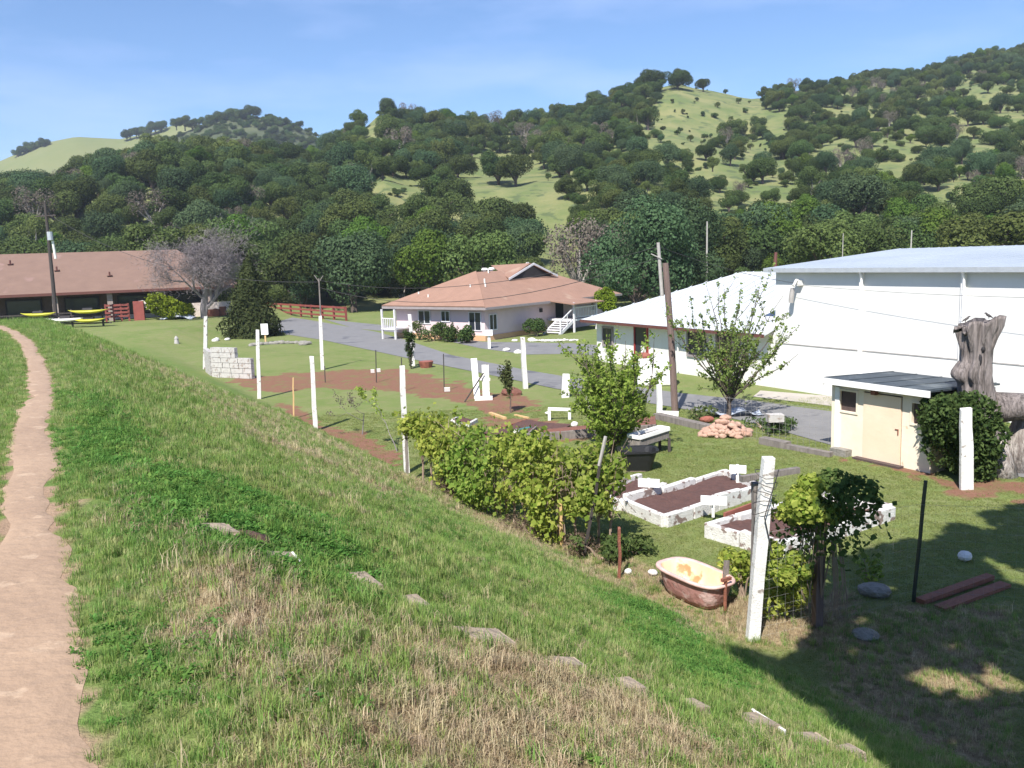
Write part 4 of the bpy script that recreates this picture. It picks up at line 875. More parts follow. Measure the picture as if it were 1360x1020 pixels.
# tarps by the yellow bush
q = HB(236, 4.0); b = MB(); rng = np.random.default_rng(5)
nU = 9; vs = []
for i in range(nU):
    for j in range(6): vs.append(q+np.array([-1.6+i*.4, -.5+j*.25, (.75*math.sin(math.pi*(i+.5)/nU)*math.sin(math.pi*(j+.5)/6))+rng.uniform(-.1, .12)]))
b.add(vs, [(i*6+j, (i+1)*6+j, (i+1)*6+j+1, i*6+j+1) for i in range(nU-1) for j in range(5)]); one(b, 'tarp', 'tarp_silver', q, 'crumpled silvery tarp on the lawn between the yellow green bush and the bare tree', 'tarp')
b = MB(); q = HB(285, 2.0); b.box(q+[0, 0, .35], (1.2, .8, .7)); b.box(q+[.9, 0, .5], (.5, .6, .9)); b.tube([q+[.3, -.5, .4], q+[.3, -.4, .42]], .4, 14); one(b, 'garden_cart', 'rust', q, 'small rusty red cart under the bare grey tree', 'cart')

# ------------------------------------------------------------------ white block wall (stepped)
bw = G(300, 502); t = thing('block_wall', bw, 'stepped wall of stacked grey white blocks beside two white posts on the lawn', 'wall')
rng = np.random.default_rng(3)
A0 = G(284, 501); A1 = G(337, 503); B0 = G(268, 487)
dA = unit(A1-A0); Lw = np.linalg.norm(A1-A0)
for row in range(6):
    b = MB(); x = 0; full = Lw if row < 4 else Lw*.62
    x = .0 if row % 2 else -.0
    while x < full-.05:
        l = min(rng.uniform(.5, .95), full-x); b.box(A0+dA*(x+l/2)+np.array([0, rng.uniform(-.02, .02), .14+.275*row]), (l-.03, .24, .255), dA); x += l
    b.build('block_course', 'block_white', t)
dB = unit(B0-A0); LB_ = np.linalg.norm(B0-A0)
for row in range(5):
    b = MB(); x = .3
    while x < min(2.2, LB_): l = .62; b.box(A0+dB*(x+l/2)+np.array([0, 0, .14+.275*row]), (l-.03, .24, .255), dB); x += l
    b.build('block_course', 'block_white', t)
# yard bits at the left lawn
for x, y, r_, lab, m in ((286, 453, .42, 'large white rock on the lawn behind the block wall', 'rock_white'), (302, 452, .22, 'small white rock right of the large white rock on the lawn', 'rock_white'), (371, 456, .2, 'small white rock at the foot of the conifer', 'rock_white'), (605, 447, .45, '', ''),):
    if not lab: continue
    q = G(x, y); b = MB(); b.rock(q+[0, 0, r_*.3], r_, np.random.default_rng(int(x))); one(b, 'rock', m, q, lab, 'rock')
q = G(235, 459); b = MB(); b.tube([q, q+[0, 0, .12], q+[0, 0, .5], q+[0, 0, .55], q+[0, 0, .75]], [.28, .2, .14, .17, .05], 10); one(b, 'hydrant', 'pale_pole', q, 'small pale hydrant on the left lawn', 'hydrant')
q = G(353, 455); b = MB(); b.box(q+[0, 0, .4], (.12, .1, .8)); t = thing('sign', q, 'small white sign board on a short stake before the conifer', 'sign'); b.build('stake', 'stake_wood', t); b = MB(); b.box(q+[0, -.08, 1.05], (.55, .05, .85), (1, 0, 0)); b.build('board', 'white_paint', t)
b = MB(); rng = np.random.default_rng(8); q = G(372, 458)
for k in range(18): a = k/18*3.6-.4; b.rock(q+np.array([math.cos(a)*2.1, math.sin(a)*1.2-.4, .08]), .26, rng)
one(b, 'rock_border', 'rock_grey', q, 'curved border of grey stones at the foot of the conifer', 'rocks')
for x, y, r_, lab in ((604, 443, .62, 'large white boulder on the grass verge before the pink house'), (584, 438, .9, 'broad white boulder at the far left corner of the pink house'), (610, 453, .36, 'white rock on the verge right of the two white boulders'), (645, 452, .22, 'small white rock at the corner of the pink house'), (672, 466, .28, 'flat white rock on the verge left of the road edge post'), (689, 469, .32, 'white rock touching the left of the road edge post'),
                      (706, 453, .3, 'round white rock at the foot of the porch steps'), (684, 453, .2, 'small white rock left of the porch steps')):
    q = G(x, y); b = MB(); b.rock(q+[0, 0, r_*.25], r_, np.random.default_rng(int(x)), .5); one(b, 'rock', 'rock_white', q, lab, 'rock')
b = MB(); rng = np.random.default_rng(9)
for k in range(14): q = G(712+k*4.2, 453.5-k*.05); b.rock(q+[0, rng.uniform(-.2, .2), .06], rng.uniform(.1, .2), rng)
one(b, 'rock_border', 'rock_white', G(712, 453), 'row of small white stones along the driveway below the porch', 'rocks')
q = G(650, 463); b = MB(); b.box(q+[0, 0, .45], (.18, .18, .9)); t = thing('letter_box', q, 'white box on a short post on the grass verge before the pink house', 'letter box'); b.build('post', 'white_paint', t); b = MB(); b.box(q+[0, 0, 1.05], (.5, .4, .36)); b.build('box', 'white_paint', t)
q = G(620, 449); b = MB(); b.tube([q+[-1.6, 0, .4], q+[-.6, 0, .38], q+[1.7, .2, .42]], .03, 5); [b.tube([q+[a, 0, 0], q+[a, 0, .5]], .03, 5) for a in (-1.6, .2, 1.7)]; one(b, 'tape_barrier', 'kayak_yellow', q, 'low yellow tape strung before the pink house shrubs', 'tape')
# sandwich frame
q = G(641, 531); t = thing('easel', q, 'tall narrow white wooden frame leaning at the right end of the dirt strip', 'frame')
b = MB(); b.box(q+[-.27, .1, .92], (.26, .05, 1.7), (1, 0, .05), (-.13, .16, 1)); b.build('board', 'white_paint', t); b = MB(); b.box(q+[.16, .1, .78], (.3, .05, 1.4), (1, 0, 0), (-.1, .14, 1)); b.build('board', 'worn_white', t)
b = MB(); b.box(q+[.05, -.08, .08], (.75, .14, .16)); b.build('foot', 'white_paint', t); b = MB(); b.tube([q+[-.75, -.4, 0], q+[.08, 0, 1.15]], .03, 6); b.build('prop', 'dark_wood', t); b = MB(); b.beam(q+[-.25, .1, .9], q+[.35, .08, .85], .04, .12); b.build('brace', 'white_paint', t)
# low white tank with bundle
q = G(874, 513); q = np.array([q[0], q[1], 0]); b = MB(); b.box(q+[0, .4, .62], (1.75, .9, 1.24), (1, -.1, 0)); bev = one(b, 'white_tank', 'white_paint', q, 'low white tank between the bushy green tree and the brown pole', 'tank')
md = bev.modifiers.new('b', 'BEVEL'); md.width = .12; md.segments = 3
b = MB(); b.rock(q+[-.5, .4, 1.35], .28, np.random.default_rng(2), .5); one(b, 'bundle', 'terracotta', q+[-.5, .4, 1.24], 'small reddish bundle lying on the low white tank', 'bundle')
for i, (x0, y0, x1, y1) in enumerate([(750, 528, 752, 496), (782, 535, 780, 505), (784, 545, 785, 520)]):
    px_post(x0, y0, x1, y1, [.4, .22, .18][i], 'white_post', 'white_paint', ['broad white board seen through the left of the bushy green tree', 'short white post seen through the middle of the bushy green tree', 'thin white stub at the foot of the bushy green tree'][i], seed=40+i, group=GRP, h_=.1)

# ------------------------------------------------------------------ raised beds
def bed(corners, h, name, label, m='peel_white', th=.16, soil='soil', seed=0, sides=None, cat='raised bed', closed=True, sz=.45):
    rng = np.random.default_rng(seed); C = [np.array([c[0], c[1], 0.]) for c in corners]; ce = sum(C)/len(C); t = thing(name, ce, label, cat); n = len(C)
    for i in range(n):
        if sides is not None and i not in sides: continue
        p, q = C[i], C[(i+1) % n]; L = np.linalg.norm(q-p); d = (q-p)/L; k = max(1, int(round(L/rng.uniform(.9, 1.3)))); b = MB(); x = 0.
        for j in range(k):
            l = L/k; hh = h*rng.uniform(.85, 1.15); tl = rng.uniform(-.03, .03); off = np.array([-d[1], d[0], 0])*rng.uniform(-.03, .03)
            b.box(p+d*(x+l/2)+off+np.array([0, 0, hh/2-.02]), (l-.03 if k > 1 else l, th*rng.uniform(.85, 1.1), hh), d+np.array([0, 0, tl])); x += l
        o = b.build('side_board', m, t); md = o.modifiers.new('b', 'BEVEL'); md.width = .018; md.segments = 2
    # soil: small grid with bumps
    A, B, Cc, D = C if n == 4 else C[:4]; nu = 26; vs = []
    for i in range(nu+1):
        for j in range(nu+1):
            u, v = i/nu, j/nu; p = (A*(1-u)+B*u)*(1-v)+(D*(1-u)+Cc*u)*v; e = min(u, 1-u, v, 1-v)
            vs.append(p+np.array([0, 0, h*sz+rng.uniform(0, .035)+.03*math.sin(9*u+4*v)]))
    b = MB(); b.add(vs, [(i*(nu+1)+j, (i+1)*(nu+1)+j, (i+1)*(nu+1)+j+1, i*(nu+1)+j+1) for i in range(nu) for j in range(nu)]); b.build('soil', soil, t, smooth=True); return t
h = .34
bA = [G(830, 659, h), G(962, 621, h), G(1012, 640, h), G(882, 680, h)]
bed(bA, h, 'raised_bed', 'long raised bed with broken white edging and dark soil right of the vines', seed=1)
bed([G(792, 645, .3), G(850, 628, .3), G(884, 640, .3), G(822, 662, .3)], .3, 'raised_bed', 'small half hidden bed with white edging at the left end of the long white bed', seed=2, sides=(0, 2, 3), soil='soil')
bB = [G(938, 692, h), G(1085, 652, h), G(1186, 669, h), G(1036, 718, h)]
bed(bB, h, 'raised_bed', 'raised bed with peeling white edging behind the leaning post and the vine', seed=3)
for i, (x, y, w_) in enumerate([(862, 652, .5), (948, 676, .55), (980, 633, .4)]):
    q = G(x, y, .3); b = MB(); b.box(q+[-w_*.27, .02, .2], (w_*.48, .05, .2), (1, -.35, 0)); b.box(q+[w_*.27, -.02, .19], (w_*.48, .05, .2), (1, -.35, 0)); b.box(q+[0, .05, .05], (.06, .06, .5), (1, -.35, 0))
    one(b, 'marker_board', 'white_paint', q, ['white marker board at the near left corner of the long white bed', 'white marker board on a stake at the left corner of the farther right bed', 'white marker board behind the leaning post at the right corner of the long bed'][i], 'marker', 'white marker boards on the beds')
b = MB(); q0, q1 = G(962, 690, .2), G(1000, 676, .2); b.beam(q0, q1, .05, .3); one(b, 'brown_board', 'terracotta', q0, 'reddish brown board lining the left end of the bed behind the leaning post', 'board')
bed([G(600, 562), G(612, 556), G(634, 561), G(622, 567)], .16, 'raised_bed', 'small white framed bed behind the left part of the vines', seed=5, th=.1, sides=(0, 2, 3))
bed([G(640, 578), G(700, 560), G(760, 566), G(700, 590)], .12, 'raised_bed', 'low dark soil bed just behind the middle of the vines', seed=6, th=.06, m='rust', sides=(0,))
bed([G(700, 588), G(712, 578), G(870, 558), G(872, 572)], .3, 'raised_bed', 'brown board edged bed running under the bushy green tree', seed=7, th=.07, m='grey_wood', sides=(0, 3), soil='soil_red')
for i, (a, c, w_, m, lab) in enumerate([((651, 550), (671, 557), .12, 'stake_wood', 'pale plank lying on the grass below the small vase shaped tree'), ((684, 552), (702, 556), .08, 'stake_wood', 'thin brown plank on the grass right of the small vase shaped tree'), ((872, 556), (962, 577), .3, 'grey_wood', 'long grey timber edging from the brown pole to the rock pile'),
                                        ((1012, 589), (1046, 596), .3, 'grey_wood', 'dark grey log lying on the grass right of the rock pile'), ((1046, 596), (1104, 607), .2, 'grey_wood', 'grey timber edging leading to the shed corner'), ((690, 574), (705, 571), .16, 'teal', 'teal board lying in the dark soil bed'), ((822, 656), (835, 659), .1, 'white_paint', 'white offcut lying before the small half hidden bed')]):
    q0, q1 = G(*a), G(*c); b = MB(); b.beam(q0+[0, 0, w_*.35], q1+[0, 0, w_*.35], w_, w_*.7); one(b, 'timber', m, q0, lab, 'plank')
q = G(745, 558); t = thing('small_bench', q, 'small white upturned stool at the back of the dark soil bed', 'stool'); b = MB(); b.beam(q+[-.45, .1, .42], q+[.35, 0, .38], .1, .1); b.build('top', 'white_paint', t)
for a, l in ((-.42, .42), (.32, .38)): b = MB(); b.box(q+[a, .05, l/2], (.1, .1, l)); b.build('leg', 'white_paint', t)
for x, y, lab in ((763, 567, 'white chunk of block right of the small white stool'), (685, 577, 'white chunk of block at the front edge of the dark soil bed'), (728, 552, 'tiny white stone at the back of the dark soil bed')):
    q = G(x, y); b = MB(); b.rock(q+[0, 0, .1], .16 if y > 555 else .08, np.random.default_rng(x)); one(b, 'stone', 'rock_white', q, lab, 'stone')
# planter and black bin
q = G(862, 606); t = thing('planter_box', q+[0, 0, .0], 'white rimmed grey planter trough raised above the black tub under the bushy tree', 'planter')
b = MB(); o0, o1, o2, o3 = q+np.array([-.6, .1, .62]), q+np.array([.45, .75, .72]), q+np.array([.68, .45, .72]), q+np.array([-.3, -.25, .62])
for a, c in ((o0, o1), (o1, o2), (o2, o3), (o3, o0)): b.beam(a, c, .09, .1)
b.build('rim', 'white_paint', t); b = MB(); b.add([o0-[0, 0, .28], o1-[0, 0, .28], o2-[0, 0, .28], o3-[0, 0, .28], o0, o1, o2, o3], [(0, 1, 2, 3), (0, 4, 5, 1), (1, 5, 6, 2), (2, 6, 7, 3), (3, 7, 4, 0)]); b.build('trough', 'grey_wood', t)
for a in (o0, o1, o2, o3): b = MB(); b.beam(np.array([a[0], a[1], 0]), a-[0, 0, .28], .08, .08); b.build('leg', 'dark_wood', t)
q = G(850, 628); b = MB(); ri = [(.34, .26, 0), (.5, .38, .52), (.56, .43, .54), (.56, .43, .6), (.49, .37, .58), (.36, .27, .12)]; vs = []
for a, c, z in ri:
    for k in range(20): an = 2*math.pi*k/20; vs.append(q+np.array([math.copysign(abs(math.cos(an))**.5, math.cos(an))*a, .35+math.copysign(abs(math.sin(an))**.5, math.sin(an))*c, z]))
b.add(vs, [(i*20+k, i*20+(k+1) % 20, (i+1)*20+(k+1) % 20, (i+1)*20+k) for i in range(5) for k in range(20)]+[tuple(range(100, 120))]); one(b, 'black_tub', 'black_plastic', q, 'large open black plastic tub under the white rimmed planter', 'tub', smooth=False)

# ------------------------------------------------------------------ bathtub
r0_, r1_ = G(868, 750, .5), G(948, 786, .5); ax = unit(r1_-r0_); sd = np.array([-ax[1], ax[0], 0]); tc0 = (G(868, 748, .5)+G(980, 770, .5))/2; tc0[2] = 0
tb = thing('bathtub', tc0, 'old rusty pink bathtub with an orange stained inside at the foot of the levee', 'bathtub')
def ring(a, c, z, n=40, sq=.62, sh=0.):
    o = []
    for k in range(n): an = 2*math.pi*k/n; cx_ = math.copysign(abs(math.cos(an))**sq, math.cos(an)); sy_ = math.copysign(abs(math.sin(an))**sq, math.sin(an)); o.append(tc0+ax*(cx_*a+sh)+sd*sy_*c+np.array([0, 0, z]))
    return o
def loft(rs, n=40): v = [p for r_ in rs for p in r_]; return v, [(i*n+k, i*n+(k+1) % n, (i+1)*n+(k+1) % n, (i+1)*n+k) for i in range(len(rs)-1) for k in range(n)]
b = MB(); v, f = loft([ring(.46, .2, .02), ring(.56, .26, .03), ring(.62, .3, .12), ring(.68, .335, .3), ring(.71, .355, .455)]); b.add(v, f+[tuple(range(39, -1, -1))]); b.build('shell', 'tub_out', tb, smooth=True)
b = MB(); v, f = loft([ring(.71, .355, .455), ring(.765, .405, .45), ring(.78, .42, .475), ring(.765, .405, .505), ring(.72, .36, .505), ring(.69, .335, .49)]); b.add(v, f); b.build('rim', 'tub_rim', tb, smooth=True)
b = MB(); v, f = loft([ring(.69, .335, .49), ring(.66, .315, .4), ring(.62, .29, .25), ring(.56, .25, .15), ring(.4, .18, .12)]); b.add(v, f+[tuple(range(160, 200))]); b.build('basin', 'tub_in', tb, smooth=True)
b = MB(); b.tube([tc0+ax*.74+sd*.0+[0, 0, .05], tc0+ax*.76+[0, 0, .62]], .03, 8); b.box(tc0+ax*.77+[0, 0, .6], (.05, .2, .05), ax); b.build('drain_pipe', 'rust', tb)
for x, y, lab in ((866, 764, 'small white block at the left end of the bathtub'), (834, 762, 'flat white stone beside the rusty stake')):
    q = G(x, y); b = MB(); b.rock(q+[0, 0, .05], .1, np.random.default_rng(x), .6); one(b, 'stone', 'rock_white', q, lab, 'stone')

# ------------------------------------------------------------------ stump
st = np.array([12.3, 22.0, 0.]); tt = thing('tree_stump', st, 'huge weathered grey tree stump towering behind the shed shrub', 'tree stump')
NS = 72; prof = [(0, .8, .6, -.1), (.5, .68, .52, -.12), (1.1, .62, .5, -.18), (1.8, .56, .45, -.28), (2.3, .5, .38, -.36), (2.62, .56, .36, -.44), (2.85, .46, .34, -.40), (3.15, .45, .33, -.38), (3.5, .54, .38, -.39), (3.85, .68, .42, -.36), (4.05, .72, .42, -.34)]
z_ = np.linspace(0, 4.0, 46); pa = np.array(prof); ra = np.interp(z_, pa[:, 0], pa[:, 1])*.76; rb_ = np.interp(z_, pa[:, 0], pa[:, 2]); sx = np.interp(z_, pa[:, 0], pa[:, 3]); vs = []
for i, z in enumerate(z_):
    for k in range(NS):
        an = 2*math.pi*k/NS; ri = 1+.13*math.sin(an*7+z*1.3+math.sin(z*2)*.8)+.07*math.sin(an*17-z*2.1)+.06*(vnoise(an*6, z*1.0, 4)-.5)+.16*(vnoise(an*2.2+3, z*1.6, 8)-.5)
        if 2.45 < z < 2.85 and math.cos(an) < -.5: ri *= 1.18
        zz = z
        if i == len(z_)-1 or i == len(z_)-2: zz = z+.10*math.cos(an)+.05*math.sin(an*5+1)+.14*(vnoise(an*3.2, 0, 3)-.5)-.02-(.16 if 2.1 < an < 2.9 or 3.5 < an < 3.9 else 0)
        vs.append(st+np.array([sx[i]+math.cos(an)*ra[i]*ri, math.sin(an)*rb_[i]*ri, zz]))
b = MB(); b.add(vs, [(i*NS+k, i*NS+(k+1) % NS, (i+1)*NS+(k+1) % NS, (i+1)*NS+k) for i in range(len(z_)-1) for k in range(NS)])
n0 = len(vs); cv = [st+np.array([sx[-1], 0, 3.75])]; b.add(cv, []); b.f += [((len(z_)-1)*NS+k, (len(z_)-1)*NS+(k+1) % NS, n0) for k in range(NS)]; b.mi += [0]*NS
b.build('trunk', 'stump_wood', tt, smooth=True)
for hp, hr, hs in (([-.36, -.27, 3.25], .085, 1.2), ([-.43, -.27, 2.98], .06, 2.6), ([-.66, -.19, 3.55], .05, 1.8)): b = MB(); b.rock(st+hp, hr, np.random.default_rng(3), hs); b.build('hollow', 'dark', tt)
b = MB(); b.tube([st+[.1, -.1, 1.7], st+[.7, -.25, 1.75], st+[1.4, -.4, 1.55], st+[2.3, -.5, 1.6], st+[3.2, -.5, 1.4]], [.42, .34, .28, .3, .2], 14); b.build('fallen_limb', 'stump_wood', tt, smooth=True)
b = MB(); b.tube([st+[.9, .1, -.1], st+[1.0, .1, .8], st+[1.1, .0, 1.6]], [.55, .42, .3], 14); b.tube([st+[1.7, -.2, -.1], st+[1.6, -.15, .7], st+[1.6, -.1, 1.5]], [.4, .28, .22], 12); b.tube([st+[.2, -.5, -.1], st+[.1, -.3, .9]], [.35, .2], 10); b.build('root', 'stump_pale', tt, smooth=True)
for i, (dx, dy, z, d) in enumerate([(-.72, -.05, 3.95, 1), (-.12, -.03, 4.02, -1)]):
    q = st+np.array([dx, dy, z]); b = MB(); pts = [q+np.array([-.10*d, 0, .0]), q+np.array([-.05*d, 0, .035]), q+np.array([0, 0, .06]), q+np.array([.05*d, 0, .09]), q+np.array([.075*d, 0, .125]), q+np.array([.10*d, 0, .13]), q+np.array([.125*d, 0, .12])]
    b.tube(pts, [.01, .022, .036, .032, .022, .018, .004], 8); b.tube([q+[0, .01, .05], q+[0, .01, -.02]], .005, 4); b.tube([q+[0, -.01, .05], q+[0, -.01, -.02]], .005, 4)
    one(b, 'bird', 'bird', q, ['small bird on the left tip of the tall grey stump', 'small bird on the flat top of the tall grey stump'][i], 'bird', smooth=True)

# ------------------------------------------------------------------ rock pile and things by the road
q = G(970, 582); rng = np.random.default_rng(21); b = MB()
for k in range(150):
    a = rng.uniform(0, 6.28); rr = rng.uniform(0, 1)**.6; z = (1-rr)**.9*.62*rng.uniform(.2, 1); b.rock(q+np.array([math.cos(a)*rr*.85, .5+math.sin(a)*rr*.6, z+.04]), rng.uniform(.07, .14), rng, .7)
one(b, 'rock_pile', 'rock_tan', q, 'pile of pinkish tan rocks under the sparse apple tree', 'rocks')
q = G(975, 553); b = MB(); rng = np.random.default_rng(4); vs = []
for i in range(12):
    for j in range(4): vs.append(q+np.array([-1.2+i*.2, -.3+j*.22, .1+.1*math.sin(i*1.1)+rng.uniform(0, .1)]))
b.add(vs, [(i*4+j, (i+1)*4+j, (i+1)*4+j+1, i*4+j+1) for i in range(11) for j in range(3)]); one(b, 'blue_tarp', 'tarp_silver', q, 'blue grey tarp lying behind the pink rock pile', 'tarp')
q = G(1029, 577); t = thing('crate_stand', q, 'grey white crate on a thin stand right of the rock pile', 'crate'); b = MB(); b.box(q+[0, 0, .55], (.5, .35, .24)); b.build('crate', 'block_white', t); b = MB(); [b.tube([q+[a, c, 0], q+[a, c, .45]], .015, 5) for a in (-.2, .2) for c in (-.12, .12)]; b.build('stand', 'wire', t)
q = G(958, 562); b = MB(); b.rock(q+[-.5, .1, .14], .22, np.random.default_rng(5)); one(b, 'clay_pot', 'terracotta', q, 'round reddish lump at the left side of the rock pile', 'pot')
q = G(566, 488); b = MB(); b.tube([q, q+[0, 0, .35]], [.32, .42], 12); one(b, 'clay_planter', 'terracotta', q, 'reddish tub at the foot of the road side white post by the columnar tree', 'pot')
q = G(694, 524); b = MB(); b.rock(q+[-.45, 0, .12], .4, np.random.default_rng(6), .6); one(b, 'soil_mound', 'soil_red', q, 'red soil mound left of the road edge post', 'mound')
q = G(1160, 782, .1); b = MB(); b.rock(q-[0, 0, .04], .25, np.random.default_rng(12), .5); one(b, 'rock', 'rock_grey', V3(q, 0), 'flat grey speckled rock in the shade right of the vine', 'rock')
q = G(1281, 745); b = MB(); b.rock(q+[0, 0, .1], .13, np.random.default_rng(13), .8); one(b, 'rock', 'rock_white', q, 'small white stone on the shaded lawn right of the green stake', 'rock')
q = G(1150, 845); b = MB(); b.rock(q+[0, 0, .03], .2, np.random.default_rng(14), .4); one(b, 'rock', 'rock_grey', q, 'low grey rock in the dry grass under the shade', 'rock')
q0, q1 = G(1222, 803), G(1330, 770); b = MB(); b.beam(q0+[0, 0, .06], q1+[-.2, 0, .07], .16, .08); b.beam(q0+[.2, -.25, .03], q1+[-.1, -.3, .04], .2, .06); one(b, 'red_planks', 'rust', q0, 'reddish planks lying in the deep shade right of the green stake', 'planks')

# concrete step slabs on the levee slope
rng = np.random.default_rng(31)
SL = [(288, 708, .42), (374, 745, .3), (480, 778, .5), (548, 806, .5), (652, 850, .58), (752, 885, .3), (832, 915, .4), (918, 940, .35), (1008, 965, .5), (1080, 985, .3), (1128, 1000, .3)]
SLABP = []
labs = ['topmost stone slab half buried beside a dark hole in the lush grass', 'second slab from the top, upright with a white tip', 'third slab from the top, a tilted triangle of stone', 'fourth slab from the top in the levee grass', 'broad flat slab in the middle of the slope, fifth from the top', 'narrow slab edge, sixth from the top', 'seventh slab from the top, small and tilted', 'eighth slab from the top, nearly covered by grass', 'long white edged slab, ninth from the top', 'tenth slab down, at the edge of the shade', 'lowest slab at the foot of the slope in the shade']
for i, (x, y, w_) in enumerate(SL):
    q = GS(x, y); SLABP.append(q); b = MB(); dn = unit([.87, .49, -.12]); al = unit([-.49, .87, 0])
    # an edge board standing across the slope and a flat tread behind it
    th = .05
    tr = MB(); dw = unit([.87, .49, -.30+rng.uniform(-.1, .1)]); upn = np.cross(dw, al); upn = upn if upn[2] > 0 else -upn
    W_ = w_*(.32 if i < 4 else .24); e_ = [q+al*a_*W_*rng.uniform(.75, 1.1)+dw*c_2*rng.uniform(.5, .9)-np.array([0, 0, .0]) for a_, c_2 in ((-.9, -.26), (.75, -.26), (1.05, .12), (-1.0, .13))]
    e_ = [p_+upn*.035 for p_ in e_]; tr.slab(e_ if np.cross(e_[1]-e_[0], e_[2]-e_[0])[2] > 0 else e_[::-1], th)
    t = thing('slab_step', q, labs[i], 'stone step', 'stone steps down the levee'); tr.build('tread', 'step_stone', t)
    b = MB(); b.box(q+dn*.10+np.array([0, 0, -.03]), (w_*(.66 if i < 4 or i == 8 else .45), .022, .09), al+np.array([0, 0, rng.uniform(-.06, .06)]), (-.2, -.1, 1)); b.build('edge_board', 'peel_white' if i in (1, 8) else 'step_stone', t)
b = MB(); q = GS(300, 706); b.rock(q+[.1, -.0, -.12], .2, np.random.default_rng(7), .5); one(b, 'bare_hole', 'soil', q, 'bare brown hollow beside the topmost slab', 'hollow')  # soil coloured lump stands in for the shadow beside the slab

# ------------------------------------------------------------------ shrubs, trees, vines
def plant(name, loc, label, cat, parts, group=None):
    t = thing(name, loc, label, cat, group)
    for nm, o in parts: pass
    return t
def shrub(name, q, R_, H_, n, leaf, m, label, seed, z0=.0, nl=7, cat='shrub', stems='twig_brown', asp=.6, sub=(1, 1)):
    rng = np.random.default_rng(seed); q = np.array(q, float); P, N, C = lobes(rng, n, R_, H_, z0, nl); P = P*np.array([sub[0], sub[1], 1]); C = C*np.array([sub[0], sub[1], 1]); P = P[P[:, 2] > .02]; N = N[:len(P)]
    t = thing(name, q, label, cat); leafobj('foliage', rng, P+q, N, leaf, m, t, q, asp=asp)
    b = MB()
    for c in C: b.tube([q+[rng.uniform(-.08, .08), rng.uniform(-.08, .08), -.05], q+np.array([c[0]*.5, c[1]*.5, c[2]*.6]), q+c], [.03*R_+.01, .02*R_+.006, .008], 5, False)
    b.build('stems', stems, t); return t
# conifer
q = np.array([*G(337, 447)[:2], 0]); t = thing('conifer', q, 'dark broad conifer on the lawn beside the road', 'tree'); rng = np.random.default_rng(2); n = 15000
hz_ = rng.uniform(0, 1, n)**1.25; ang = rng.uniform(0, 6.28, n); rmax = 2.65*(1-hz_)**.8*(1+.22*np.sin(ang*5+hz_*17)+.15*np.sin(ang*3-hz_*9)); rr = rmax*rng.uniform(.25, 1, n)**.6
P = np.stack([np.cos(ang)*rr, np.sin(ang)*rr, .15+hz_*6.5-rr*.18+rng.normal(0, .1, n)], 1); N = np.stack([np.cos(ang), np.sin(ang), .4+0*ang], 1)
leafobj('crown', rng, P+q, N, .16, 'conifer_leaf', t, q, asp=.4); b = MB(); b.tube([q-[0, 0, .1], q+[0, 0, 6.5]], [.2, .03], 8); b.build('trunk', 'bark', t)
# generic branchy tree
def branchy(name, q, label, seed, H, r, depth, spread, up, leafn, leaf, lm, bark='bark', nstem=1, lean=.25, nb=(2, 4), jit=.08, crown='crown', shrink=.68, trunk_h=.35, asp=.6, cat='tree'):
    rng = np.random.default_rng(seed); q = np.array(q, float); segs = []; tips = []
    for s_ in range(nstem):
        a = rng.uniform(0, 6.28); d = (math.cos(a)*lean, math.sin(a)*lean, 1); branches(rng, q-np.array([0, 0, .05]), d, H*trunk_h, r, depth, segs, tips, spread, up, nb, 3, shrink)
    t = thing(name, q, label, cat); b = MB()
    big_ = [s_ for s_ in segs]
    for pts, rad in big_: b.tube(pts, rad, 6 if rad[0] > .03 else 4, False)
    b.build('trunk', bark, t)
    if leafn:
        P = []; N = []
        src = [s_[0] for s_ in segs[len(segs)//4:]]+tips*2
        for k in range(leafn):
            pts = src[rng.integers(len(src))]; i = rng.integers(len(pts)-1); u = rng.uniform(); p = np.array(pts[i]*(1-u)+pts[i+1]*u); P.append(p+rng.normal(0, jit, 3)); N.append(rng.normal(0, 1, 3)+[0, 0, .8])
        leafobj(crown, rng, np.array(P), np.array(N), leaf, lm, t, q, asp=asp)
    return t
branchy('bare_tree', HB(270, 4.5), 'leafless grey tree in front of the right end of the red brown roof', 6, 12.0, .28, 5, .5, .14, 22000, .22, 'twig_haze', 'twig_grey', 2, .12, (3, 5), jit=.45, shrink=.74, trunk_h=.26, asp=.07)
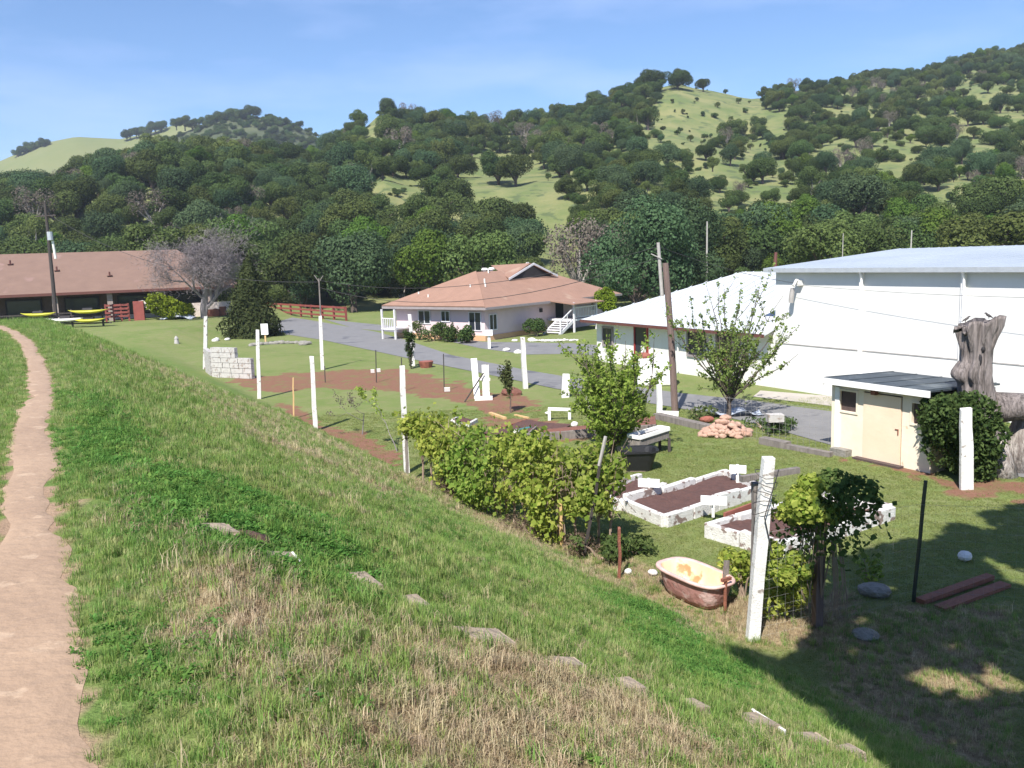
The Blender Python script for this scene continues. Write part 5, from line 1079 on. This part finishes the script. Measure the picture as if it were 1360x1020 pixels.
def vase(name, q, label, seed, th, tr, K, L, lean, leafn, leaf, lm, bark='bark', side=3, jit=.04, clus=0., curve=.5):
    rng = np.random.default_rng(seed); q = np.array(q, float); t = thing(name, q, label, 'tree'); b = MB(); top = q+np.array([.03, 0, th]); b.tube([q-[0, 0, .1], q+[0, 0, th*.5], top], [tr*1.2, tr, tr*.95], 8)
    P = []; N = []
    for k in range(K):
        az = 6.2832*k/K*2.618+rng.uniform(-.3, .3); le = R(rng.uniform(*lean)); l = rng.uniform(*L)*(1.0-.15*math.sin(le)); d = Vector((math.cos(az)*math.sin(le), math.sin(az)*math.sin(le), math.cos(le))); p = Vector(top)-Vector((0, 0, rng.uniform(0, th*.4))); pts = [p.copy()]; n = 8
        for i in range(n): d = (d+Vector(rng.normal(0, .07, 3))+Vector((0, 0, curve*.12))).normalized(); p = p+d*l/n; pts.append(p.copy())
        r0 = tr*.42; b.tube(pts, [r0*(1-.85*i/n) for i in range(n+1)], 5, False); lines = [(pts, 1.)]
        for j in range(side):
            i = rng.integers(2, n-1); e = (d+Vector(rng.normal(0, .5, 3))).normalized(); ll = l*rng.uniform(.2, .42); pp_ = [pts[i], pts[i]+e*ll*.5, pts[i]+e*ll+Vector((0, 0, ll*.1))]; b.tube(pp_, [r0*.35, r0*.25, r0*.1], 4, False); lines.append((pp_, .4))
        for pp_, wgt in lines:
            m_ = int(leafn/K*wgt/(1+.4*side)*1.0)+1; nc = max(3, int(m_/7))
            cs = rng.uniform(.15, 1, nc)
            for i in range(m_):
                u = (cs[rng.integers(nc)]+rng.normal(0, .012) if clus else rng.uniform(.12, 1)); u = min(max(u, .05), .999)*(len(pp_)-1); a_ = int(u); P.append(np.array(pp_[a_]+(pp_[a_+1]-pp_[a_])*(u-a_))+rng.normal(0, jit, 3)); N.append(rng.normal(0, 1, 3)+[0, 0, .6])
    b.build('trunk', bark, t); leafobj('foliage', rng, np.array(P), np.array(N), leaf, lm, t, q); return t
vase('plum_tree', G(812, 602), 'bushy bright green fruit tree with upright shoots in the middle of the garden', 8, .18, .09, 52, (1.7, 3.7), (4, 50), 17000, .06, 'plum_leaf', side=6, jit=.06, clus=1, curve=.8)
vase('apple_tree', G(968, 555), 'sparse young apple tree with long leafy shoots against the white hall', 14, .85, .085, 32, (2.6, 4.8), (8, 66), 7500, .055, 'apple_leaf', side=3, jit=.04, clus=1, curve=.35)
branchy('columnar_tree', G(546, 490), 'small narrow columnar tree behind the tall white vine post', 19, 2.1, .03, 3, .16, .5, 1500, .06, 'bush_leaf', 'bark', 4, .08, (2, 3), jit=.06, trunk_h=.38)
branchy('vase_tree', G(678, 548), 'small vase shaped young tree with reddish stem before the dirt strip', 23, 2.1, .035, 3, .3, .45, 1500, .05, 'shrub_leaf', 'pole_wood', 1, .02, (3, 5), jit=.05, trunk_h=.4)
branchy('sapling', G(481, 577), 'leafless grey sapling in the left dirt patch', 29, 1.9, .022, 4, .45, .25, 350, .03, 'bare_crown', 'twig_grey', 1, .15, (2, 4), jit=.05, trunk_h=.42)
branchy('sapling', G(528, 600), 'thin sapling with few leaves at the left end of the vines', 33, 2.4, .018, 3, .4, .3, 260, .05, 'plum_leaf', 'twig_grey', 1, .3, (2, 3), jit=.05, trunk_h=.42)
shrub('yellow_bush', HB(228, 3.0), 2.2, 2.6, 5200, .14, 'yellow_bush', 'rounded yellow green bush before the porch of the long house', 41, .1)
shrub('shrub', PK(-2.0, 13.2, 0), 1.25, 2.0, 3000, .11, 'yellow_bush', 'yellow green shrub beside the porch steps of the pink house', 42, 1.0)
shrub('shrub', PK(2.3, -1.3, 0), 1.0, 1.5, 1500, .09, 'bush_leaf', 'dark green shrub against the pink wall at the house corner', 43)
shrub('shrub', PK(3.9, -1.3, 0), 1.1, 1.35, 1500, .09, 'shrub_leaf', 'middle green shrub against the left pink wall', 44)
shrub('shrub', PK(5.5, -1.1, 0), .85, 1.7, 700, .08, 'shrub_leaf', 'loose olive shrub left of the other shrubs by the pink wall', 45)
shrub('shrub', PK(.4, -1.5, 0), .9, 1.5, 1400, .09, 'bush_leaf', 'rounded dark shrub at the corner where the two pink walls meet', 46)
shrub('shrub', PK(-1.4, 4.2, 0), .95, 1.5, 1500, .09, 'bush_leaf', 'ball shaped dark shrub left of the white porch steps', 47)
shrub('shed_bush', np.array([*G(1272, 640)[:2], 0])+np.array([.5, .5, 0]), 1.36, 2.5, 12000, .065, 'bush_leaf', 'large dark leafy bush climbing against the right end of the shed', 48, 0, 11, sub=(1.05, .8))
shrub('low_shrub', G(930, 557), .7, .5, 700, .06, 'shrub_leaf', 'low green weeds between the brown pole and the rock pile', 49)
shrub('low_shrub', G(1015, 572), 1.2, .45, 900, .06, 'bush_leaf', 'low dark weeds behind the grey white crate', 50)
shrub('low_shrub', G(800, 742), .7, .6, 900, .05, 'bush_leaf', 'dark low shrub at the foot of the right end of the vines', 51)
shrub('low_shrub', G(835, 735), .55, .35, 600, .05, 'bush_leaf', 'flat dark weeds between the vines and the bathtub', 52)
shrub('low_shrub', G(1040, 815), .62, 1.15, 2300, .05, 'vine_leaf', 'bright green leafy shrub right behind the leaning white post', 53)
shrub('low_shrub', G(985, 795), .4, 1.0, 900, .05, 'vine_leaf', 'bright green leafy shoots between the bathtub and the leaning post', 54)
shrub('low_shrub', G(1150, 770), .3, .55, 260, .05, 'vine_leaf', 'small yellow green plant beside the grey rock in the shade', 55)
shrub('dead_brush', G(770, 735), .55, .42, 700, .05, 'dead_leaf', 'heap of grey brown dead twigs under the right end of the vines', 56, asp=.25)
shrub('low_shrub', G(365, 478), 1.0, .1, 10, .05, 'bush_leaf', 'flat tuft on the lawn', 57) if False else None
# grape vines along the fence
def vine(name, a, c, z0, z1, n, label, seed, leaf=.056, w_=.5, m='vine_leaf', nt=5, dens=None):
    rng = np.random.default_rng(seed); a = np.array(a, float); c = np.array(c, float); t = thing(name, a, label, 'vine', 'grape vines along the levee foot'); L = np.linalg.norm(c-a); d = (c-a)/L; nn_ = np.array([-d[1], d[0], 0])
    u = rng.uniform(0, 1, n); top = z1*(.62+.55*vnoise(u*L*1.6, u*0, seed)); bot = z0*(.2+1.9*vnoise(u*L*1.1, u*0, seed+5)); v = rng.uniform(0, 1, n)**.8; z = bot+(top-bot)*v
    ww_ = w_*(.5+.7*np.sin(math.pi*np.clip(v, .05, .95)))*(.6+.8*vnoise(u*L*2, v*3, seed+2)); side = rng.choice([-1, 1], n); q = rng.uniform(.35, 1.05, n)*side
    keep = vnoise(u*L*2.4+side, z*2.8, seed+8) > .49; P_j = rng.normal(0, .11, (n, 3))
    P = a+d*(u*L)[:, None]+nn_*(ww_*q*(1+.5*(vnoise(u*L*1.1, z*1.2, seed+3)-.5)))[:, None]; P[:, 2] = z; P = P+P_j; N = nn_*side[:, None]+np.array([0, 0, .55])
    P = P[keep]; N = N[keep]; 
    Ps = []; Ns = []; sh = []
    for k in range(16):
        q0 = a+d*L*rng.uniform(0, 1)+nn_*rng.uniform(-.3, .3)+np.array([0, 0, z1*rng.uniform(.6, .95)]); e = q0+d*rng.normal(0, .35)+nn_*rng.normal(0, .35)+np.array([0, 0, rng.uniform(.05, .5)]); sh.append((q0, e))
        for j in range(22): u_ = rng.uniform(0, 1); Ps.append(q0+(e-q0)*u_+rng.normal(0, .05, 3)); Ns.append(rng.normal(0, 1, 3)+[0, 0, .8])
    P = np.concatenate([P, np.array(Ps)]); N = np.concatenate([N, np.array(Ns)]); leafobj('foliage', rng, P, N, leaf, m, t, a, asp=.85, jit=.8, sj=.5)
    b = MB(); [b.tube([p_, e_], [.008, .003], 4, False) for p_, e_ in sh]
    for k in range(nt):
        q0 = a+d*L*(k+.5)/nt; b.tube([q0, q0+[rng.uniform(-.05, .05), 0, .6], q0+[rng.uniform(-.1, .1), 0, z1*.7]], [.035, .025, .015], 6)
        for j in range(7): e = q0+d*rng.uniform(-.8, .8)+nn_*rng.uniform(-.5, .5)+[0, 0, rng.uniform(.3, 1)*z1*1.1]; b.tube([q0+[0, 0, rng.uniform(.2, .6)*z1], (q0+e)/2+[0, 0, .2+z1*.3], e], [.012, .009, .005], 4, False)
    b.build('canes', 'twig_brown', t); return t
va = G(542, 640); vb = G(800, 738)
vp = [G(556, 640), G(614, 668), G(676, 694), G(744, 722), G(812, 732)]
vl = ['grape vine at the left end of the row beside the tall white post', 'grape vine second from the left above the dry brush', 'grape vine in the right middle of the row above pale stake', 'grape vine at the right end of the row by the leaning dark stake']
vz = [(.8, 1.95), (.6, 1.9), (.4, 1.95), (.6, 2.1)]; vn = [4200, 5000, 5600, 5000]
for i in range(4): vine('grape_vine', vp[i], vp[i+1]+(vp[i+1]-vp[i])*.08, vz[i][0], vz[i][1], vn[i], vl[i], 60+i)
shrub('dead_brush', G(600, 668)+np.array([-.2, .2, 0]), .95, 1.05, 3600, .045, 'dead_leaf', 'grey brown thicket of dead twigs below the left vines', 65, asp=.22, sub=(.8, 1))
shrub('dead_brush', G(700, 712)+np.array([0, .2, 0]), .8, .55, 1500, .045, 'dead_leaf', 'grey brown dry brush below the right middle vines', 66, asp=.22)
# vine over the brown stake
q = tv.copy(); q[2] = 0; rng = np.random.default_rng(67); t = thing('grape_vine', q, 'leafy vine heaped over the crossbar and brown stake right of the leaning post', 'vine'); P, N, C = lobes(rng, 4200, 1.0, 1.25, 1.35, 13, (.18, .36))
P = P*np.array([1.05, .8, 1]); hk = rng.uniform(0, 1, len(P)) < .3; P[hk, 2] -= rng.uniform(.1, .9, hk.sum()); P[hk, 0] += rng.normal(0, .15, hk.sum()); P[:, 0] *= 1.12; leafobj('foliage', rng, P+q+np.array([.06, .12, 0]), N, .05, 'stake_vine_leaf', t, q, asp=.85); P, N, C2 = lobes(rng, 2400, .6, 1.1, 1.55, 9, (.2, .4)); P = np.concatenate([P, lobes(rng, 10, .3, .3, 1, 3)[0]]); N = np.resize(N, P.shape); P3, N3, _c = lobes(rng, 1500, .42, .75, .75, 7, (.2, .4)); P = np.concatenate([P, P3+np.array([-.2, .05, 0])]); N = np.concatenate([N, N3]); leafobj('young_foliage', rng, P+q+np.array([-.35, -.12, 0]), N, .05, 'vine_leaf', t, q, asp=.85)
b = MB(); [b.tube([q+[0, -.05, .5], q+np.array([c[0]*.5, c[1]*.5, c[2]*.8]), q+c], [.014, .01, .006], 5, False) for c in C]
for k in range(26):
    a = rng.uniform(0, 6.28); b.tube([q+np.array([math.cos(a)*.3, math.sin(a)*.2, 1.5]), q+np.array([math.cos(a)*.38, math.sin(a)*.25, .8]), q+np.array([math.cos(a)*rng.uniform(.1, .5), math.sin(a)*.3, rng.uniform(.1, .5)])], [.008, .007, .004], 4, False)
b.build('canes', 'twig_brown', t)
# wires on the leaning post and fence mesh
b = MB(); dd = (tL-pL)
for k in range(5): 
    z = pL+dd*(.72+.05*k); b.tube([z+np.array([math.cos(a)*.17, math.sin(a)*.15, .05*math.sin(a*1.5+k)]) for a in np.linspace(0, 6.28, 11)], .006, 4, False)
b.tube([pL+dd*.95+[.14, -.12, 0], pL+dd*.7+[-.02, -.16, 0], pL+dd*.5+[.16, -.13, 0]], .009, 4, False); one(b, 'tie_wire', 'wire', pL+dd*.7, 'dark wire wound round the top of the leaning white post', 'wire')
def meshfence(a, c, h, label, sp_=.15, r_=.0011, m='wire_galv'):
    a = np.array(a, float); c = np.array(c, float); L = np.linalg.norm(c-a); b = MB(); n = int(L/sp_)
    for i in range(n+1): p = a+(c-a)*i/n; b.tube([p, p+[0, 0, h]], r_, 3, False)
    for z in np.arange(.05, h+.01, sp_): b.tube([a+[0, 0, z], c+[0, 0, z]], r_ if z < h-.1 else r_*2, 3, False)
    return one(b, 'wire_fence', m, a, label, 'wire fence')
pTb = pT[1]
meshfence(pL+[.15, 0, 0], pTb, 1.7, 'thin wire mesh fence between the leaning post and the green stake')
meshfence(pTb, pTb+np.array([3.4, -.9, 0]), 1.8, 'thin wire mesh fence running right from the green stake into the shade')
meshfence(SH(-.1, 0, 0), G(962, 578), 1.3, 'thin wire mesh fence between the shed corner and the rock pile', .2, .003)

# ------------------------------------------------------------------ big oak above and behind the viewer, casts the dappled shade
rng = np.random.default_rng(91)
SP = GP([(985, 870), (1040, 900), (1080, 865), (1110, 800), (1120, 745), (1200, 725), (1260, 712), (1300, 690), (1360, 675), (1500, 660), (1700, 700), (1700, 1000), (1500, 1200), (1200, 1150), (1130, 1010), (1070, 960), (1010, 915)])
SP = np.array(SP); lo = SP.min(0); hi = SP.max(0); Cc = []; ldx, ldy, ldz = LD
cam_p = np.array([0, 0, EYE])
bright = [(1160, 900, .5), (1260, 860, .6), (1230, 890, .5), (1300, 930, .6), (1330, 850, .4), (1150, 860, .4), (1245, 985, .6), (1190, 830, .3), (1310, 990, .5), (1120, 945, .3)]
BR2 = [(*G(x, y)[:2], r_) for x, y, r_ in bright]
tries = 0
while len(Cc) < 1500 and tries < 60000:
    tries += 1
    x = rng.uniform(lo[0], hi[0]); y = rng.uniform(lo[1], hi[1])
    if not inpoly(np.array([x]), np.array([y]), [tuple(p) for p in SP])[0]: continue
    if any(math.hypot(x-a, y-c_) < r_*.6 for a, c_, r_ in BR2): continue
    if fbm(np.array([x*.9]), np.array([y*.9]), 99, 3)[0] > .64+.06*(rng.uniform()-.5): continue
    h_ = rng.uniform(8.0, 14.0); k = h_/-ldz; p = np.array([x-ldx*k, y-ldy*k, h_])
    v = p-cam_p; dep = v@cf; 
    if dep > .3:
        sx_ = (v@cr)/dep*FPX; sy_ = (v@cu)/dep*FPX; mrg = .75/dep*FPX
        if sx_ < 680+mrg and sy_ < 510+mrg and sy_ > -600: continue
    Cc.append(p)
Cc = np.array(Cc); print('shade clumps', len(Cc), Cc.min(0), Cc.max(0))
P = []; N = []
for c in Cc:
    n = 80; d = rng.normal(0, 1, (n, 3)); d /= np.linalg.norm(d, axis=1)[:, None]; P.append(c+d*(.38*rng.uniform(.3, 1, n)**.5)[:, None]*np.array([1, 1, .6])); N.append(d)
tb_ = np.array([6.2, -2.5, 0]); t = thing('shade_oak', tb_, 'big oak standing right beside the viewer, its crown out of frame above the shaded corner', 'tree')
leafobj('crown', rng, np.concatenate(P), np.concatenate(N), .12, 'shade_leaf', t, tb_, asp=.75)
b = MB(); mid = Cc.mean(0); fork = tb_+(np.array([mid[0], mid[1], 7.5])-tb_)*.45; b.tube([tb_-[0, 0, .3], tb_+[.1, 0, 2.0], fork], [.5, .42, .34], 12)
sel = rng.choice(len(Cc), 46, replace=False)
for i in sel: c = Cc[i]; m_ = (fork*.5+c*.5)+rng.normal(0, .3, 3); m_[2] = max(m_[2], 7.8); b.tube([fork, m_, c], [.1, .05, .015], 5, False)
b.build('trunk', 'bark', t)

# ------------------------------------------------------------------ grass
def tuft(name, seed, nb_, hgt, wid, m, spread=.07, lean=.5, curl=.5, flat=False):
    rng = np.random.default_rng(seed); V = []; Q = []
    for k in range(nb_):
        a = rng.uniform(0, 6.28); r_ = spread*math.sqrt(rng.uniform()); p = np.array([math.cos(a)*r_, math.sin(a)*r_, -.01]); b_ = rng.uniform(0, 6.28); l = hgt*rng.uniform(.5, 1.15); w_ = wid*rng.uniform(.7, 1.3)
        d = np.array([math.cos(b_), math.sin(b_), 0]); s_ = np.array([-d[1], d[0], 0]); le = rng.uniform(.1, 1)*lean
        if flat:
            p = p+np.array([0, 0, rng.uniform(.1, 1)*hgt]); nrm = rng.normal(0, .35, 2); e1 = d*w_+np.array([0, 0, nrm[0]*w_]); e2 = s_*w_*.8+np.array([0, 0, nrm[1]*w_]); i = len(V); V += [p-e1, p-e2, p+e1, p+e2]; Q.append((i, i+1, i+2, i+3)); continue
        m1 = p+d*l*le*.35+np.array([0, 0, l*.6]); t1 = p+d*l*le*(.7+curl)+np.array([0, 0, l*(1-.45*le)]); i = len(V)
        V += [p-s_*w_/2, p+s_*w_/2, m1+s_*w_*.38, m1-s_*w_*.38, t1+s_*w_*.06, t1-s_*w_*.06]; Q += [(i, i+1, i+2, i+3), (i+3, i+2, i+4, i+5)]
    return unlinked(npmesh(name, np.array(V), np.array(Q), [m]))
TS = [tuft('t0', 1, 26, .13, .007, 'blade_green', .09), tuft('t1', 2, 26, .11, .007, 'blade_yellow', .10), tuft('t2', 3, 30, .10, .006, 'blade_dry', .12, .9), tuft('t3', 4, 26, .075, .02, 'blade_lush', .10, flat=True),
      tuft('t4', 5, 26, .07, .006, 'blade_brown', .12, 1.1), tuft('t5', 6, 22, .2, .007, 'blade_green', .06, .6), tuft('t6', 7, 24, .05, .008, 'blade_lawn', .12, .8), tuft('t7', 8, 12, .26, .005, 'blade_dry', .08, .8), tuft('t8', 9, 24, .12, .007, 'blade_lush', .09)]
rng = np.random.default_rng(77)
def cands(n, ymin, ymax, pw):
    y = (ymin**pw+(ymax**pw-ymin**pw)*rng.uniform(0, 1, n))**(1/pw); x = rng.uniform(-.66, .66, n)*(y+1.2); return x, y
x1, y1 = cands(150000, 1.6, 34, 1.15); z1, u1, s1 = levee(x1, y1); k1 = (u1 > -3.5)
x1, y1, u1, s1 = x1[k1], y1[k1], u1[k1], s1[k1]
dry, lush, pth, dirt, lev = fields(x1, y1); r = rng.uniform(0, 1, len(x1)); r2 = rng.uniform(0, 1, len(x1))
c_, hw_ = path_c(s1); onpath = (np.abs(u1-c_) < hw_*(.72+.45*rng.uniform(0, 1, len(x1)))*np.where(rng.uniform(0, 1, len(x1)) < .02, 0, 1)) | (pth > .5)
idx = np.where(r < dry*.95, np.where(r2 < .5, 2, np.where(r2 < .88, 4, 7)), np.where(lush > .5+.9*(rng.uniform(0, 1, len(x1))-.5), np.where(r2 < .6, 3, np.where(r2 < .93, 8, 5)), np.where(r2 < .42, 0, np.where(r2 < .9, 1, 5))))
val = lev < .5; inroad = inpoly(x1, y1, ROAD)
idx = np.where(val & (dry < .4), 6, idx); drop = onpath | inroad | (val & (dirt > .45) & (r2 > .06)) | (val & (y1 > 26) & (r2 > .6))
for bb_ in (bA, bB): drop |= inpoly(x1, y1, [tuple(p[:2]) for p in bb_])
drop |= inpoly(x1, y1, [tuple(SH(a, c, 0)[:2]) for a, c in ((-.1, 0), (4.1, 0), (4.1, 3), (-.1, 3))])
tcd = np.abs((np.stack([x1, y1], 1)-tc0[:2])@ax[:2]) < .6; tcd &= np.abs((np.stack([x1, y1], 1)-tc0[:2])@sd[:2]) < .3; drop |= tcd
for q in SLABP: drop |= np.hypot(x1-q[0], y1-q[1]) < .12
kp = ~drop; x1, y1, idx, r2 = x1[kp], y1[kp], idx[kp], r2[kp]; zz1 = gz(x1, y1)
edge = np.clip((np.abs(u1[kp]-c_[kp])-hw_[kp])/.5, 0, 1)
sc_ = rng.uniform(.65, 1.25, len(x1))*(1+np.clip(y1-8, 0, 25)*.035)*(.55+.45*edge)*(.75+.6*fbm(x1*.8, y1*.8, 88))*.56
sc_ = np.where(idx == 6, rng.uniform(.45, .8, len(x1))*(1+np.clip(y1-12, 0, 25)*.03), sc_)
near = y1 < 3.2; sc_ = np.where(near, sc_*.8, sc_)
scatter('grass', np.stack([x1, y1, zz1], 1), sc_, rng.uniform(0, 6.28, len(x1)), idx, [[t_] for t_ in TS], 'long green and dry grass covering the levee slope and the lawn', 'grass')
print('tufts', len(x1))

# ------------------------------------------------------------------ thin air haze
hm = bpy.data.materials.new('haze'); hm.use_nodes = True; n = hm.node_tree; n.nodes.remove(n.nodes['Principled BSDF']); pv_ = n.nodes.new('ShaderNodeVolumePrincipled'); pv_.inputs['Color'].default_value = (.8, .88, 1, 1); pv_.inputs['Density'].default_value = .00025; pv_.inputs['Anisotropy'].default_value = .2
n.links.new(pv_.outputs[0], n.nodes['Material Output'].inputs['Volume']); MATS['haze'] = hm
b = MB(); b.prism([(-1400, -120), (1400, -120), (1400, 1100), (-1400, 1100)], -30, 150); o = b.build('haze', 'haze'); tag(o, kind='stuff')
